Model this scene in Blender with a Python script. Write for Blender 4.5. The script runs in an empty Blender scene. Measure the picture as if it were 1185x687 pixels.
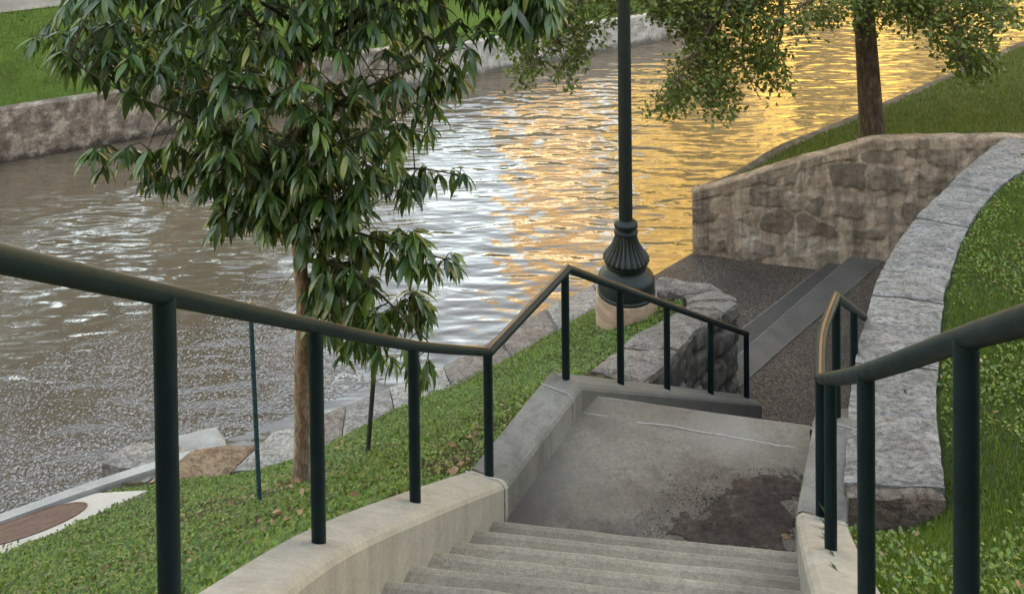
import bpy, bmesh, math, random
import numpy as np
from mathutils import Vector, Matrix, Euler, noise as mnoise

random.seed(7)
rng = np.random.default_rng(7)
scene = bpy.context.scene
COL = scene.collection

# ------------------------------------------------------------------ camera
EYE = Vector((0, 0, 8.4))
F, CX, CY = 1000.0, 592.5, 343.5
PITCH, ROLL = 0.019, -0.011
PR = CY - 554.3
ROT = Euler((math.pi/2 - PITCH, 0, 0)).to_matrix() @ Matrix.Rotation(ROLL, 3, 'Z')
cam_d = bpy.data.cameras.new('camera')
cam = bpy.data.objects.new('camera', cam_d)
COL.objects.link(cam)
cam.matrix_world = Matrix.Translation(EYE) @ ROT.to_4x4()
cam_d.sensor_width = 36
cam_d.lens = 36*F/1185
cam_d.shift_y = -554.3/1185
cam_d.clip_start = 0.05
cam_d.clip_end = 2000
scene.camera = cam

def ray(px, py):
    return ROT @ Vector(((px-CX)/F, -(py-PR)/F, -1))
def at_y(px, py, y):
    d = ray(px, py); return EYE + d*(y/d.y)
def at_z(px, py, z):
    d = ray(px, py); return EYE + d*((z-EYE.z)/d.z)
def at_plane(px, py, p, n):
    d = ray(px, py); return EYE + d*((Vector(p)-EYE).dot(n)/d.dot(n))

# ------------------------------------------------------------------ object helpers
ORI = {}
def tag(o, label=None, cat=None, group=None, kind=None):
    if label: o['label'] = label
    if cat: o['category'] = cat
    if group: o['group'] = group
    if kind: o['kind'] = kind
    return o
def thing(name, label, cat, loc=(0, 0, 0), group=None):
    o = bpy.data.objects.new(name, None); COL.objects.link(o)
    o.location = loc; o.empty_display_size = .2
    ORI[o.name] = Vector(loc)
    return tag(o, label, cat, group)
def obj(name, verts, faces, mat, parent=None, smooth=False, angle=40):
    base = ORI[parent.name] if parent else Vector((0, 0, 0))
    me = bpy.data.meshes.new(name)
    me.from_pydata([tuple(Vector(v)-base) for v in verts], [], faces)
    me.validate(); me.update()
    if mat: me.materials.append(mat)
    bm = bmesh.new(); bm.from_mesh(me)
    bmesh.ops.recalc_face_normals(bm, faces=bm.faces)
    bm.to_mesh(me); bm.free()
    if smooth:
        me.polygons.foreach_set('use_smooth', [True]*len(me.polygons))
        me.set_sharp_from_angle(angle=math.radians(angle))
    o = bpy.data.objects.new(name, me); COL.objects.link(o)
    if parent: o.parent = parent
    ORI[o.name] = base
    return o

class MB:
    def __init__(s): s.v = []; s.f = []
    def add(s, v, f):
        k = len(s.v); s.v += [Vector(a) for a in v]; s.f += [tuple(i+k for i in q) for q in f]
    def box(s, a, b):
        x0, y0, z0 = a; x1, y1, z1 = b
        s.add([(x0,y0,z0),(x1,y0,z0),(x1,y1,z0),(x0,y1,z0),(x0,y0,z1),(x1,y0,z1),(x1,y1,z1),(x0,y1,z1)],
              [(0,3,2,1),(4,5,6,7),(0,1,5,4),(1,2,6,5),(2,3,7,6),(3,0,4,7)])
    def obox(s, c, ux, hx, hy, z0, z1):            # box turned about z
        c = Vector(c); u = Vector((ux[0], ux[1], 0)).normalized(); w = Vector((-u.y, u.x, 0))
        q = [c+u*hx*a+w*hy*b for a, b in ((-1,-1),(1,-1),(1,1),(-1,1))]
        s.add([(p.x,p.y,z0) for p in q]+[(p.x,p.y,z1) for p in q],
              [(0,3,2,1),(4,5,6,7),(0,1,5,4),(1,2,6,5),(2,3,7,6),(3,0,4,7)])
    def tube(s, pts, r, n=12, cap=True):
        pts = [Vector(p) for p in pts]
        rs = r if isinstance(r, (list, tuple)) else [r]*len(pts)
        k0 = len(s.v); prev = None
        for i, p in enumerate(pts):
            a = (pts[i]-pts[i-1]).normalized() if i > 0 else (pts[1]-pts[0]).normalized()
            b = (pts[i+1]-pts[i]).normalized() if i < len(pts)-1 else a
            t = (a+b).normalized()
            if prev is None:
                ref = Vector((0,0,1)) if abs(t.z) < .9 else Vector((1,0,0))
                u = ref.cross(t).normalized()
            else:
                u = (prev - t*prev.dot(t)).normalized()
            prev = u
            w = t.cross(u)
            m = 1/max(.35, math.cos(a.angle(b)/2)) if a.length and b.length else 1
            bis = (b-a)
            for j in range(n):
                an = 2*math.pi*j/n
                off = u*math.cos(an)*rs[i] + w*math.sin(an)*rs[i]
                if bis.length > 1e-4:
                    bn = bis.normalized(); off += bn*off.dot(bn)*(m-1)
                s.v.append(p+off)
        for i in range(len(pts)-1):
            for j in range(n):
                j2 = (j+1) % n
                s.f.append((k0+i*n+j, k0+i*n+j2, k0+(i+1)*n+j2, k0+(i+1)*n+j))
        if cap:
            s.f.append(tuple(k0+j for j in reversed(range(n))))
            s.f.append(tuple(k0+(len(pts)-1)*n+j for j in range(n)))
    def lathe(s, c, prof, n=48, flute=None):
        c = Vector(c); k0 = len(s.v)
        for i, (r, z) in enumerate(prof):
            fl = flute[i] if flute else 0
            for j in range(n):
                a = 2*math.pi*j/n
                rr = r*(1+fl*(abs(math.cos(a*12))-.5)) if fl else r
                s.v.append(c+Vector((rr*math.cos(a), rr*math.sin(a), z)))
        for i in range(len(prof)-1):
            for j in range(n):
                j2 = (j+1) % n
                s.f.append((k0+i*n+j, k0+i*n+j2, k0+(i+1)*n+j2, k0+(i+1)*n+j))
        s.f.append(tuple(k0+j for j in reversed(range(n))))
        s.f.append(tuple(k0+(len(prof)-1)*n+j for j in range(n)))
    def build(s, name, mat, parent=None, smooth=False, angle=40):
        return obj(name, s.v, s.f, mat, parent, smooth, angle)

def fbm(p, sc, oct=4):
    return mnoise.fractal(Vector(p)*sc, 1.0, 2.0, oct)

# ------------------------------------------------------------------ materials
class NT:
    def __init__(s, name):
        s.m = bpy.data.materials.new(name); s.m.use_nodes = True
        s.t = s.m.node_tree; s.n = s.t.nodes; s.l = s.t.links
        s.b = s.n['Principled BSDF']
        s.tc = s.n.new('ShaderNodeTexCoord')
        g = s.n.new('ShaderNodeNewGeometry'); s.geo = g
        s.pos = g.outputs['Position']
    def link(s, a, b): s.l.new(a, b); return b
    def mapped(s, scale=(1,1,1), rot=(0,0,0), loc=(0,0,0)):
        m = s.n.new('ShaderNodeMapping'); m.inputs['Scale'].default_value = scale
        m.inputs['Rotation'].default_value = rot; m.inputs['Location'].default_value = loc
        s.l.new(s.pos, m.inputs['Vector']); return m.outputs['Vector']
    def noise(s, scale, detail=6, rough=.55, dist=0, vec=None):
        n = s.n.new('ShaderNodeTexNoise'); n.inputs['Scale'].default_value = scale
        n.inputs['Detail'].default_value = detail; n.inputs['Roughness'].default_value = rough
        n.inputs['Distortion'].default_value = dist
        s.l.new(vec if vec else s.pos, n.inputs['Vector']); return n.outputs['Fac']
    def voro(s, scale, feature='F1', vec=None, rnd=1.0, out='Distance'):
        n = s.n.new('ShaderNodeTexVoronoi'); n.feature = feature
        n.inputs['Scale'].default_value = scale; n.inputs['Randomness'].default_value = rnd
        s.l.new(vec if vec else s.pos, n.inputs['Vector']); return n.outputs[out]
    def ramp(s, fac, stops, interp='LINEAR'):
        r = s.n.new('ShaderNodeValToRGB'); r.color_ramp.interpolation = interp
        els = r.color_ramp.elements
        while len(els) > len(stops): els.remove(els[-1])
        while len(els) < len(stops): els.new(.5)
        for e, (p, c) in zip(els, stops):
            e.position = p
            e.color = (c, c, c, 1) if isinstance(c, (int, float)) else (*c, 1)
        s.l.new(fac, r.inputs['Fac']); return r.outputs['Color']
    def mix(s, fac, a, b, mode='MIX'):
        m = s.n.new('ShaderNodeMix'); m.data_type = 'RGBA'; m.blend_type = mode
        m.clamp_factor = True
        for v, i in ((fac, m.inputs[0]), (a, m.inputs[6]), (b, m.inputs[7])):
            if isinstance(v, (int, float)): i.default_value = v if i.type == 'VALUE' else (v, v, v, 1)
            elif isinstance(v, tuple): i.default_value = (*v, 1)
            else: s.l.new(v, i)
        return m.outputs[2]
    def math(s, op, a, b=0.0, clamp=False):
        m = s.n.new('ShaderNodeMath'); m.operation = op; m.use_clamp = clamp
        for v, i in ((a, m.inputs[0]), (b, m.inputs[1])):
            if isinstance(v, (int, float)): i.default_value = v
            else: s.l.new(v, i)
        return m.outputs[0]
    def bump(s, h, strength=.3, dist=.01, prev=None):
        b = s.n.new('ShaderNodeBump'); b.inputs['Strength'].default_value = strength
        b.inputs['Distance'].default_value = dist
        s.l.new(h, b.inputs['Height'])
        if prev: s.l.new(prev, b.inputs['Normal'])
        return b.outputs['Normal']
    def sep(s):
        x = s.n.new('ShaderNodeSeparateXYZ'); s.l.new(s.pos, x.inputs[0]); return x.outputs
    def near(s, p, r, squash=(1,1,1)):              # 1 at p falling to 0 at radius r, for stains
        v = s.n.new('ShaderNodeVectorMath'); v.operation = 'DISTANCE'
        m = s.mapped(squash)
        s.l.new(m, v.inputs[0]); v.inputs[1].default_value = tuple(a*b for a, b in zip(p, squash))
        return s.math('SUBTRACT', 1, s.math('DIVIDE', v.outputs['Value'], r), True)
    def done(s, col=None, rough=.8, normal=None, spec=None, metal=None, **kw):
        if col is not None:
            if isinstance(col, tuple): s.b.inputs['Base Color'].default_value = (*col, 1)
            else: s.l.new(col, s.b.inputs['Base Color'])
        if isinstance(rough, (int, float)): s.b.inputs['Roughness'].default_value = rough
        else: s.l.new(rough, s.b.inputs['Roughness'])
        if normal: s.l.new(normal, s.b.inputs['Normal'])
        if spec is not None: s.b.inputs['Specular IOR Level'].default_value = spec
        if metal is not None: s.b.inputs['Metallic'].default_value = metal
        return s.m

def concrete(name, c1, c2, stain=(.10,.09,.08), amount=.5, spots=(), grit=1.0, rough=.85, streak=0):
    t = NT(name)
    a = t.noise(1.3, 8, .65); b = t.noise(38, 4, .7); c = t.noise(.55, 9, .7, .6); g = t.noise(160, 2, .6)
    col = t.ramp(a, [(.3, c1), (.7, c2)])
    col = t.mix(t.ramp(b, [(.35, 0), (.7, .38*grit)]), col, tuple(x*.45 for x in c1))
    col = t.mix(t.ramp(g, [(.55, 0), (.75, .5*grit)]), col, tuple(min(1, x*1.5) for x in c2))
    col = t.mix(t.ramp(c, [(.45, 0), (.72, amount)]), col, stain)
    if streak:
        sk = t.noise(1, 9, .72, .3, t.mapped((7, 7, .7)))
        col = t.mix(t.ramp(sk, [(.46, 0), (.66, streak)]), col, stain)
    for p, r, sq, colr, s in spots:
        n = t.noise(5.5, 10, .78, .4)
        m = t.math('ADD', t.near(p, r, sq), t.math('MULTIPLY', t.math('SUBTRACT', n, .5), 1.7))
        col = t.mix(t.ramp(m, [(.28, 0), (.75, s)]), col, colr)
    nb = t.bump(t.math('ADD', t.math('MULTIPLY', b, .6), g), .35*grit, .006)
    return t.done(col, rough, nb, .3)

M = {}
M['curb_pale'] = concrete('pale_concrete', (.205,.19,.165), (.275,.255,.22), (.12,.106,.088), .5, streak=.5)
M['curb_grey'] = concrete('grey_concrete', (.115,.11,.10), (.175,.168,.155), (.05,.046,.041), .7, streak=.6)
M['curb_dark'] = concrete('dark_concrete', (.075,.073,.068), (.115,.111,.10), (.035,.033,.03), .6)
M['step'] = concrete('step_concrete', (.115,.103,.085), (.185,.169,.14), (.05,.042,.034), .8, grit=1.6)
M['landing'] = concrete('landing_concrete', (.098,.086,.072), (.172,.155,.132), (.046,.038,.031), .65,
    spots=[((1.45,6.1,3.3), 1.15, (1,1.25,1), (.045,.034,.026), .75), ((.55,5.85,3.3), .5, (1,1.6,1), (.03,.026,.023), .75), ((.05,6.2,3.3), .55, (1,.5,1), (.035,.033,.031), .7), ((1.7,6.9,3.3), .5, (1,1,1), (.15,.142,.13), .45),
           ((.2,6.6,3.3), .7, (1,1,1), (.09,.09,.085), .5)], grit=1.5)
M['pad'] = concrete('pad_concrete', (.30,.285,.26), (.40,.38,.35), (.18,.165,.15), .45)
M['kerb'] = concrete('kerb_concrete', (.22,.22,.21), (.34,.34,.32), (.08,.08,.07), .6)
M['band'] = concrete('plaza_band_concrete', (.072,.066,.058), (.112,.103,.092), (.03,.028,.026), .65)
M['tread_dark'] = concrete('dark_step_concrete', (.045,.041,.036), (.07,.064,.057), (.028,.025,.022), .6)  # even tone, darker than the top band
M['worn'] = concrete('worn_nosing', (.14,.127,.104), (.225,.207,.172), (.07,.064,.056), .8, grit=1.6)

def aggregate():
    t = NT('exposed_aggregate')
    v = t.voro(75, 'F1', out='Color'); d = t.voro(75, 'F1')
    sp = t.n.new('ShaderNodeSeparateColor'); t.l.new(v, sp.inputs[0])
    col = t.ramp(sp.outputs[0], [(.0, (.022,.017,.013)), (.45, (.055,.041,.032)), (.8, (.095,.073,.057)), (1, (.16,.13,.11))])
    big = t.noise(.9, 8, .65)
    col = t.mix(t.ramp(big, [(.4, .0), (.7, .55)]), col, (.025,.021,.018))
    return t.done(col, .8, t.bump(d, .5, .008), .25)
M['aggregate'] = aggregate()

def granite(name, c1, c2, c3, moss=0.25, scale=1.0):
    t = NT(name)
    a = t.noise(3.2*scale, 9, .72, .5); b = t.noise(22*scale, 6, .7); c = t.noise(90, 3, .7); w = t.noise(7*scale, 9, .78, 1.2, t.mapped((.45, 1.2, 1), (0, 0, .25)))
    col = t.ramp(a, [(.28, c1), (.5, c2), (.75, c3)])
    col = t.mix(t.ramp(w, [(.48, 0), (.62, .85)]), col, tuple(x*.5 for x in c1))
    col = t.mix(t.ramp(b, [(.47, 0), (.62, .75)]), col, tuple(x*.4 for x in c1))
    col = t.mix(t.ramp(c, [(.55, 0), (.75, .55)]), col, tuple(min(.8, x*1.45) for x in c3))
    h = t.math('ADD', t.math('MULTIPLY', w, 1.2), t.math('ADD', b, t.math('MULTIPLY', c, .4)))
    return t.done(col, .85, t.bump(h, .9, .03), .3)
M['coping'] = granite('grey_limestone', (.095,.097,.097), (.20,.20,.195), (.32,.315,.305))
M['end_face'] = granite('stained_limestone', (.10,.07,.052), (.19,.14,.11), (.28,.23,.19))
M['planter_top'] = granite('lichen_limestone', (.12,.095,.08), (.24,.208,.18), (.38,.35,.315), scale=1.8)
M['planter_face'] = granite('dark_limestone', (.075,.072,.066), (.15,.145,.135), (.27,.26,.245), scale=.8)
M['slab_white'] = granite('white_limestone', (.20,.185,.165), (.33,.31,.28), (.45,.43,.40))
M['slab_brown'] = granite('brown_limestone', (.14,.085,.05), (.25,.165,.105), (.36,.27,.19))
M['slab_grey'] = granite('weathered_limestone', (.16,.15,.14), (.28,.265,.24), (.40,.38,.35))
M['rubble'] = granite('pebbly_limestone', (.11,.085,.07), (.26,.22,.19), (.42,.385,.35), scale=2.6)

def attr(t, name):
    a = t.n.new('ShaderNodeAttribute'); a.attribute_name = name; return a.outputs['Fac']
def rubble_wall(name, tones, mort, grime, patches=()):
    t = NT(name); jo, si = attr(t, 'joint'), attr(t, 'stone')
    stone = t.ramp(si, [(0, tones[0]), (.5, tones[1]), (1, tones[2])])
    f1 = t.noise(9, 8, .72); f2 = t.noise(48, 5, .75); f3 = t.noise(2.3, 9, .75)
    stone = t.mix(t.ramp(f1, [(.4, 0), (.68, .75)]), stone, tuple(x*.6 for x in tones[0]))
    stone = t.mix(t.ramp(f2, [(.5, 0), (.7, .5)]), stone, tuple(x*1.4 for x in tones[2]))
    mortar = t.ramp(t.noise(5, 9, .75), [(.3, mort[0]), (.5, mort[1]), (.7, mort[2])])
    mk = t.math('ADD', jo, t.math('MULTIPLY', t.math('SUBTRACT', f1, .5), .9))
    col = t.mix(t.ramp(mk, [(.35, 0), (.65, 1)]), stone, mortar)
    for p, r, c, sft in patches:
        pm = t.math('ADD', t.near(p, r), t.math('MULTIPLY', t.math('SUBTRACT', f3, .5), 1.8))
        col = t.mix(t.ramp(pm, [(.4, 0), (.7, sft)]), col, c)
    streak = t.noise(1, 10, .75, .2, t.mapped((3.6, 3.6, .45)))
    col = t.mix(t.ramp(streak, [(.43, 0), (.62, .8)]), col, grime)
    col = t.mix(t.ramp(f3, [(.48, 0), (.64, .65)]), col, grime)
    col = t.mix(t.ramp(t.noise(110, 3, .7), [(.5, 0), (.75, .35)]), col, mort[2])
    h = t.math('ADD', f1, t.math('ADD', t.math('MULTIPLY', f2, .5), t.math('MULTIPLY', f3, .6)))
    return t.done(col, .9, t.bump(h, .75, .03), .2)
M['rubble_wall'] = rubble_wall('mortared_rubble', [(.125,.10,.078), (.185,.15,.118), (.25,.205,.163)], [(.20,.148,.11), (.30,.232,.178), (.42,.345,.28)], (.062,.048,.037),
    [((5.0, 14.9, .7), .6, (.42,.37,.315), .8), ((4.1, 15.1, .7), .55, (.40,.35,.30), .8), ((6.2,14.6,1.2), .5, (.40,.29,.22), .7)])
M['planter_rubble'] = rubble_wall('planter_rubble', [(.065,.06,.052), (.13,.122,.108), (.24,.228,.205)], [(.05,.043,.036), (.09,.08,.07), (.17,.155,.135)], (.03,.027,.023))


def stained_wall(name, base, dark, pale):
    t = NT(name)
    s1 = t.noise(1, 9, .72, .3, t.mapped((1.6, 1.6, .5))); s2 = t.noise(3.5, 8, .75); s3 = t.noise(40, 4, .7)
    col = t.ramp(s2, [(.38, dark), (.5, base), (.62, pale)])
    col = t.mix(t.ramp(s1, [(.42, 0), (.66, .8)]), col, dark)
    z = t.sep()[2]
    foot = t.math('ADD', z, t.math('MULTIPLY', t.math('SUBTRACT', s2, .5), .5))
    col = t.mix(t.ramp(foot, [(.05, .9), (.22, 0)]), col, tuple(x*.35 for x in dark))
    col = t.mix(t.ramp(s3, [(.5, 0), (.8, .4)]), col, pale)
    return t.done(col, .9, t.bump(t.math('ADD', s2, t.math('MULTIPLY', s3, .3)), .5, .02), .2)
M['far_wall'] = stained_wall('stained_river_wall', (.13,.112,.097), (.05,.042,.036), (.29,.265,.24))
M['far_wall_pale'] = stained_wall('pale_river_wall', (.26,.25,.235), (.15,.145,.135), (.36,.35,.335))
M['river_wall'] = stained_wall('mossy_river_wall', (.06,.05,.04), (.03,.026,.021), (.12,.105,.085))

def metal_paint(name, lo, hi):
    t = NT(name)
    n = t.noise(5, 6, .6); s = t.noise(60, 3, .7)
    col = t.ramp(n, [(.3, (.0022,.0085,.0098)), (.7, (.0045,.0145,.016))])
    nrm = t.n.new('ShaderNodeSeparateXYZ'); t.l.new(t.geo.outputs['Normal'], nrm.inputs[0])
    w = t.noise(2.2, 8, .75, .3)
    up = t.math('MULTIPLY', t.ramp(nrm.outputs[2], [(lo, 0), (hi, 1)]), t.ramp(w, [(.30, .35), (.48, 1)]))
    col = t.mix(t.math('MULTIPLY', up, .85), col, (.17,.088,.042))  # brown stripe on upward faces: hand wear plus golden reflection painted in
    col = t.mix(t.ramp(s, [(.68, 0), (.74, .5)]), col, (.05,.035,.025))
    return t.done(col, t.ramp(w, [(.3, .42), (.7, .58)]), t.bump(s, .12, .002), .14)
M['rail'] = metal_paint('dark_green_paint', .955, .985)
M['rail_left'] = metal_paint('worn_glint_green_paint', .75, .79)
M['rail_right'] = metal_paint('rubbed_glint_green_paint', .735, .775)
t = NT('post_paint'); n_ = t.noise(9, 6, .6); s_ = t.noise(80, 3, .7)
M['post'] = t.done(t.mix(t.ramp(s_, [(.7, 0), (.76, .5)]), t.ramp(n_, [(.3, (.0018,.0078,.009)), (.7, (.0038,.0135,.0148))]), (.03,.03,.02)), .5, t.bump(n_, .1, .003), .14)
t = NT('lamp_paint'); n_ = t.noise(14, 6, .65)
M['lamp'] = t.done(t.ramp(n_, [(.3, (.006,.011,.0105)), (.7, (.013,.019,.018))]), .5, t.bump(n_, .15, .004), .25)
t = NT('stake_paint'); n_ = t.noise(30, 5, .65)
M['stake'] = t.done(t.ramp(n_, [(.35, (.008,.035,.045)), (.7, (.012,.06,.075))]), .5, None, .4)
t = NT('stake_tip_paint'); M['stake_tip'] = t.done(t.ramp(t.noise(40), [(.4, (.25,.15,.08)), (.6, (.5,.35,.22))]), .6)
t = NT('stake_dark'); M['stake_dark'] = t.done(t.ramp(t.noise(30), [(.35, (.008,.012,.01)), (.7, (.02,.024,.02))]), .55)
t = NT('sealant'); n_ = t.noise(25, 5, .7)
M['sealant'] = t.done(t.ramp(n_, [(.35, (.17,.165,.155)), (.7, (.32,.31,.295))]), .6)
t = NT('rusty_iron'); n_ = t.noise(14, 8, .7); v_ = t.voro(34, 'F1', None, 0)
M['rust'] = t.done(t.ramp(n_, [(.3, (.045,.026,.02)), (.55, (.10,.052,.037)), (.75, (.15,.09,.07))]), .75, t.bump(t.math('ADD', v_, n_), .6, .012), .3)
t = NT('lamp_plinth'); n_ = t.noise(7, 8, .7); g_ = t.noise(1, 7, .6, .2, t.mapped((2, 2, 9)))
M['plinth'] = t.done(t.mix(t.ramp(g_, [(.45, 0), (.65, .6)]), t.ramp(n_, [(.3, (.24,.145,.09)), (.7, (.38,.27,.19))]), (.13,.085,.06)), .85, t.bump(n_, .4, .01))
t = NT('opal_glass'); M['opal'] = t.done((.8, .78, .7), .3)
t = NT('guy_wire'); M['wire'] = t.done((.12, .11, .10), .5)

def dirt_mat(name, a, b, c):
    t = NT(name); n = t.noise(18, 8, .75); m = t.noise(2.2, 6, .6); f = t.noise(90, 3, .7)
    col = t.ramp(n, [(.3, a), (.55, b), (.8, c)])
    col = t.mix(t.ramp(m, [(.4, 0), (.7, .5)]), col, a)
    return t.done(col, .95, t.bump(t.math('ADD', n, t.math('MULTIPLY', f, .5)), .8, .02), .15)
M['dirt'] = dirt_mat('loose_dirt', (.022,.016,.0135), (.05,.038,.031), (.13,.108,.092))
M['crumbs'] = dirt_mat('crumbled_soil', (.035,.028,.023), (.062,.048,.04), (.2,.17,.145))

def soil_grass(name, g1, g2, s1, bare=.55):
    t = NT(name); n = t.noise(30, 6, .7); m = t.noise(1.1, 7, .65)
    col = t.ramp(n, [(.3, g1), (.7, g2)])
    col = t.mix(t.ramp(m, [(bare, 0), (bare+.15, .9)]), col, s1)
    return t.done(col, .95, t.bump(n, .8, .03), .15)
M['soil'] = soil_grass('mossy_soil', (.03,.026,.012), (.055,.05,.022), (.085,.052,.035))
M['soil_right'] = soil_grass('turf_soil', (.014,.026,.008), (.03,.05,.014), (.05,.04,.024), .68)
M['lawn_far'] = soil_grass('far_turf', (.03,.06,.012), (.055,.10,.02), (.03,.05,.012), .5)
M['lawn_mid'] = soil_grass('shaded_turf', (.02,.032,.009), (.04,.06,.015), (.05,.038,.022), .48)  # darker, browner turf with the tree's shade put into its colour
M['earth'] = dirt_mat('plain_earth', (.05,.045,.035), (.08,.07,.055), (.12,.1,.08))

def leaf_mat(name, stops, rough=.45, spec=.5, trans=.25, tcol=None):
    t = NT(name)
    col = t.ramp(t.geo.outputs['Random Per Island'], stops)
    n = t.noise(60, 3, .6)
    col = t.mix(t.ramp(n, [(.4, 0), (.7, .25)]), col, (.02,.03,.01))
    t.done(col, rough, None, spec)
    if trans:
        tr = t.n.new('ShaderNodeBsdfTranslucent')
        c2 = t.mix(.5, col, tcol or (.12, .2, .02)); t.l.new(c2, tr.inputs['Color'])
        mx = t.n.new('ShaderNodeMixShader'); mx.inputs[0].default_value = trans
        t.l.new(t.b.outputs[0], mx.inputs[1]); t.l.new(tr.outputs[0], mx.inputs[2])
        t.l.new(mx.outputs[0], t.n['Material Output'].inputs['Surface'])
    return t.m
M['leaf_big'] = leaf_mat('glossy_leaf', [(0, (.011,.044,.013)), (.45, (.023,.074,.017)), (.8, (.046,.112,.020)), (.97, (.09,.155,.026)), (1, (.26,.24,.06))], .34, .5, .25)
M['leaf_small'] = leaf_mat('small_leaf', [(0, (.030,.060,.012)), (.6, (.065,.11,.02)), (1, (.13,.17,.035))], .5, .4, .3)
M['cover_leaf'] = leaf_mat('ground_cover_leaf', [(0, (.034,.072,.010)), (.5, (.076,.148,.017)), (.88, (.13,.215,.028)), (.93, (.19,.20,.05)), (1, (.20,.11,.055))], .5, .4, .25)
M['blade'] = leaf_mat('grass_blade', [(0, (.030,.066,.010)), (.5, (.064,.126,.016)), (.9, (.11,.185,.026)), (.97, (.2,.2,.06)), (1, (.24,.17,.08))], .5, .4, .25)
M['blade_mid'] = leaf_mat('shaded_bank_blade', [(0, (.028,.045,.008)), (.5, (.055,.085,.014)), (.85, (.09,.12,.024)), (1, (.12,.09,.04))], .5, .4, .25)  # blades darkened in colour to stand for the shade under the tree
M['blade_far'] = leaf_mat('far_blade', [(0, (.04,.085,.014)), (.5, (.08,.15,.025)), (1, (.13,.2,.035))], .5, .4, .25)
M['dry_leaf'] = leaf_mat('dry_leaf', [(0, (.11,.055,.028)), (.5, (.22,.11,.055)), (1, (.36,.24,.13))], .7, .3, .1, (.3,.15,.05))
M['gold_leaf'] = leaf_mat('sunlit_leaf', [(0, (.12,.105,.02)), (1, (.28,.21,.05))], .6, .3, .2)
M['dark_leaf'] = leaf_mat('far_leaf', [(0, (.02,.035,.012)), (1, (.05,.07,.022))], .6, .3, .15)

def bark(name, a, b, c, sc=1.0):
    t = NT(name)
    n = t.noise(1, 8, .7, .5, t.mapped((34*sc, 34*sc, 11*sc))); m = t.noise(3, 6, .6)
    col = t.ramp(n, [(.36, a), (.52, b), (.66, c)])
    col = t.mix(t.ramp(m, [(.45, 0), (.7, .4)]), col, a)
    return t.done(col, .9, t.bump(n, 1.0, .035), .2)
M['bark'] = bark('reddish_bark', (.12,.078,.055), (.30,.205,.145), (.46,.36,.27))
M['twig'] = bark('green_twig', (.02,.022,.01), (.04,.042,.02), (.07,.06,.035))
M['bark_dark'] = bark('dark_bark', (.028,.019,.014), (.075,.052,.038), (.13,.095,.07), .5)

def water():
    t = NT('river_water')
    n = t.n; l = t.l
    big = t.noise(.16, 3, .5)
    w1 = t.noise(1.15, 1, .5, .25, t.mapped((.8, 2.1, 1), (0, 0, .06)))
    w2 = t.noise(2.4, 1, .5, .25, t.mapped((.7, 1.9, 1), (0, 0, -.12)))
    w3 = t.noise(11, 2, .5, .3)
    h = t.math('ADD', t.math('MULTIPLY', w1, 1.0), t.math('ADD', t.math('MULTIPLY', w2, .42), t.math('MULTIPLY', w3, .045)))
    h = t.math('MULTIPLY', h, t.ramp(big, [(.35, .55), (.65, 1.15)]))
    nr = t.sep()
    h = t.math('MULTIPLY', h, t.ramp(t.math('MULTIPLY', t.math('ADD', nr[0], 10), .1), [(.35, .55), (.95, 1.0)]))
    nb = t.bump(h, 1.0, WAVE)
    col = t.ramp(t.noise(.35, 5, .6), [(.3, (.066,.052,.037)), (.7, (.09,.072,.052))])
    t.done(col, .03, nb, .5)
    t.b.inputs['IOR'].default_value = 1.55
    return t.m
WAVE = .085
M['water'] = water()
t = NT('pale_fleck'); M['fleck'] = t.done(t.ramp(t.geo.outputs['Random Per Island'], [(0, (.085,.075,.066)), (.7, (.145,.133,.126)), (1, (.23,.22,.218))]), .6)

def facade(name, wall, dark):
    t = NT(name); n = t.noise(.25, 6, .6); b = t.noise(2, 5, .6)
    col = t.ramp(n, [(.3, tuple(x*.85 for x in wall)), (.7, wall)])
    col = t.mix(t.ramp(b, [(.5, 0), (.8, .3)]), col, dark)
    return t.done(col, .85)
M['facade_gold'] = facade('ochre_stone', (.46,.34,.105), (.32,.23,.065))
M['facade_cream'] = facade('cream_stone', (.66,.58,.50), (.5,.42,.34))
M['facade_tan'] = facade('tan_stone', (.38,.29,.18), (.26,.2,.13))
M['facade_grey'] = facade('grey_stone', (.30,.28,.25), (.2,.18,.16))
t = NT('window_glass'); M['glass'] = t.done((.03, .035, .04), .1, None, .6)

# ------------------------------------------------------------------ instanced-by-numpy meshes (leaves, blades)
def scatter(name, tv, tf, pos, mats, mat, parent=None):
    tv = np.asarray(tv, float); n = len(pos); k = len(tv)
    V = np.einsum('nij,kj->nki', mats, tv) + np.asarray(pos)[:, None, :]
    if parent is not None: V -= np.array(ORI[parent.name])
    V = V.reshape(-1, 3)
    loops = []; starts = []; tot = []
    base = (np.arange(n)*k)[:, None]
    fl = [np.array(f) for f in tf]
    per = np.concatenate(fl); cnt = np.array([len(f) for f in fl])
    L = (base + per[None, :]).reshape(-1)
    T = np.tile(cnt, n); S = np.concatenate([[0], np.cumsum(T)[:-1]])
    me = bpy.data.meshes.new(name)
    me.vertices.add(len(V)); me.vertices.foreach_set('co', V.astype(np.float32).ravel())
    me.loops.add(len(L)); me.loops.foreach_set('vertex_index', L.astype(np.int32))
    me.polygons.add(len(T)); me.polygons.foreach_set('loop_start', S.astype(np.int32))
    me.polygons.foreach_set('loop_total', T.astype(np.int32))
    me.update(calc_edges=True); me.validate()
    me.materials.append(mat)
    me.polygons.foreach_set('use_smooth', [True]*len(me.polygons))
    o = bpy.data.objects.new(name, me); COL.objects.link(o)
    if parent is not None: o.parent = parent
    ORI[o.name] = ORI[parent.name] if parent is not None else Vector((0,0,0))
    return o
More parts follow.
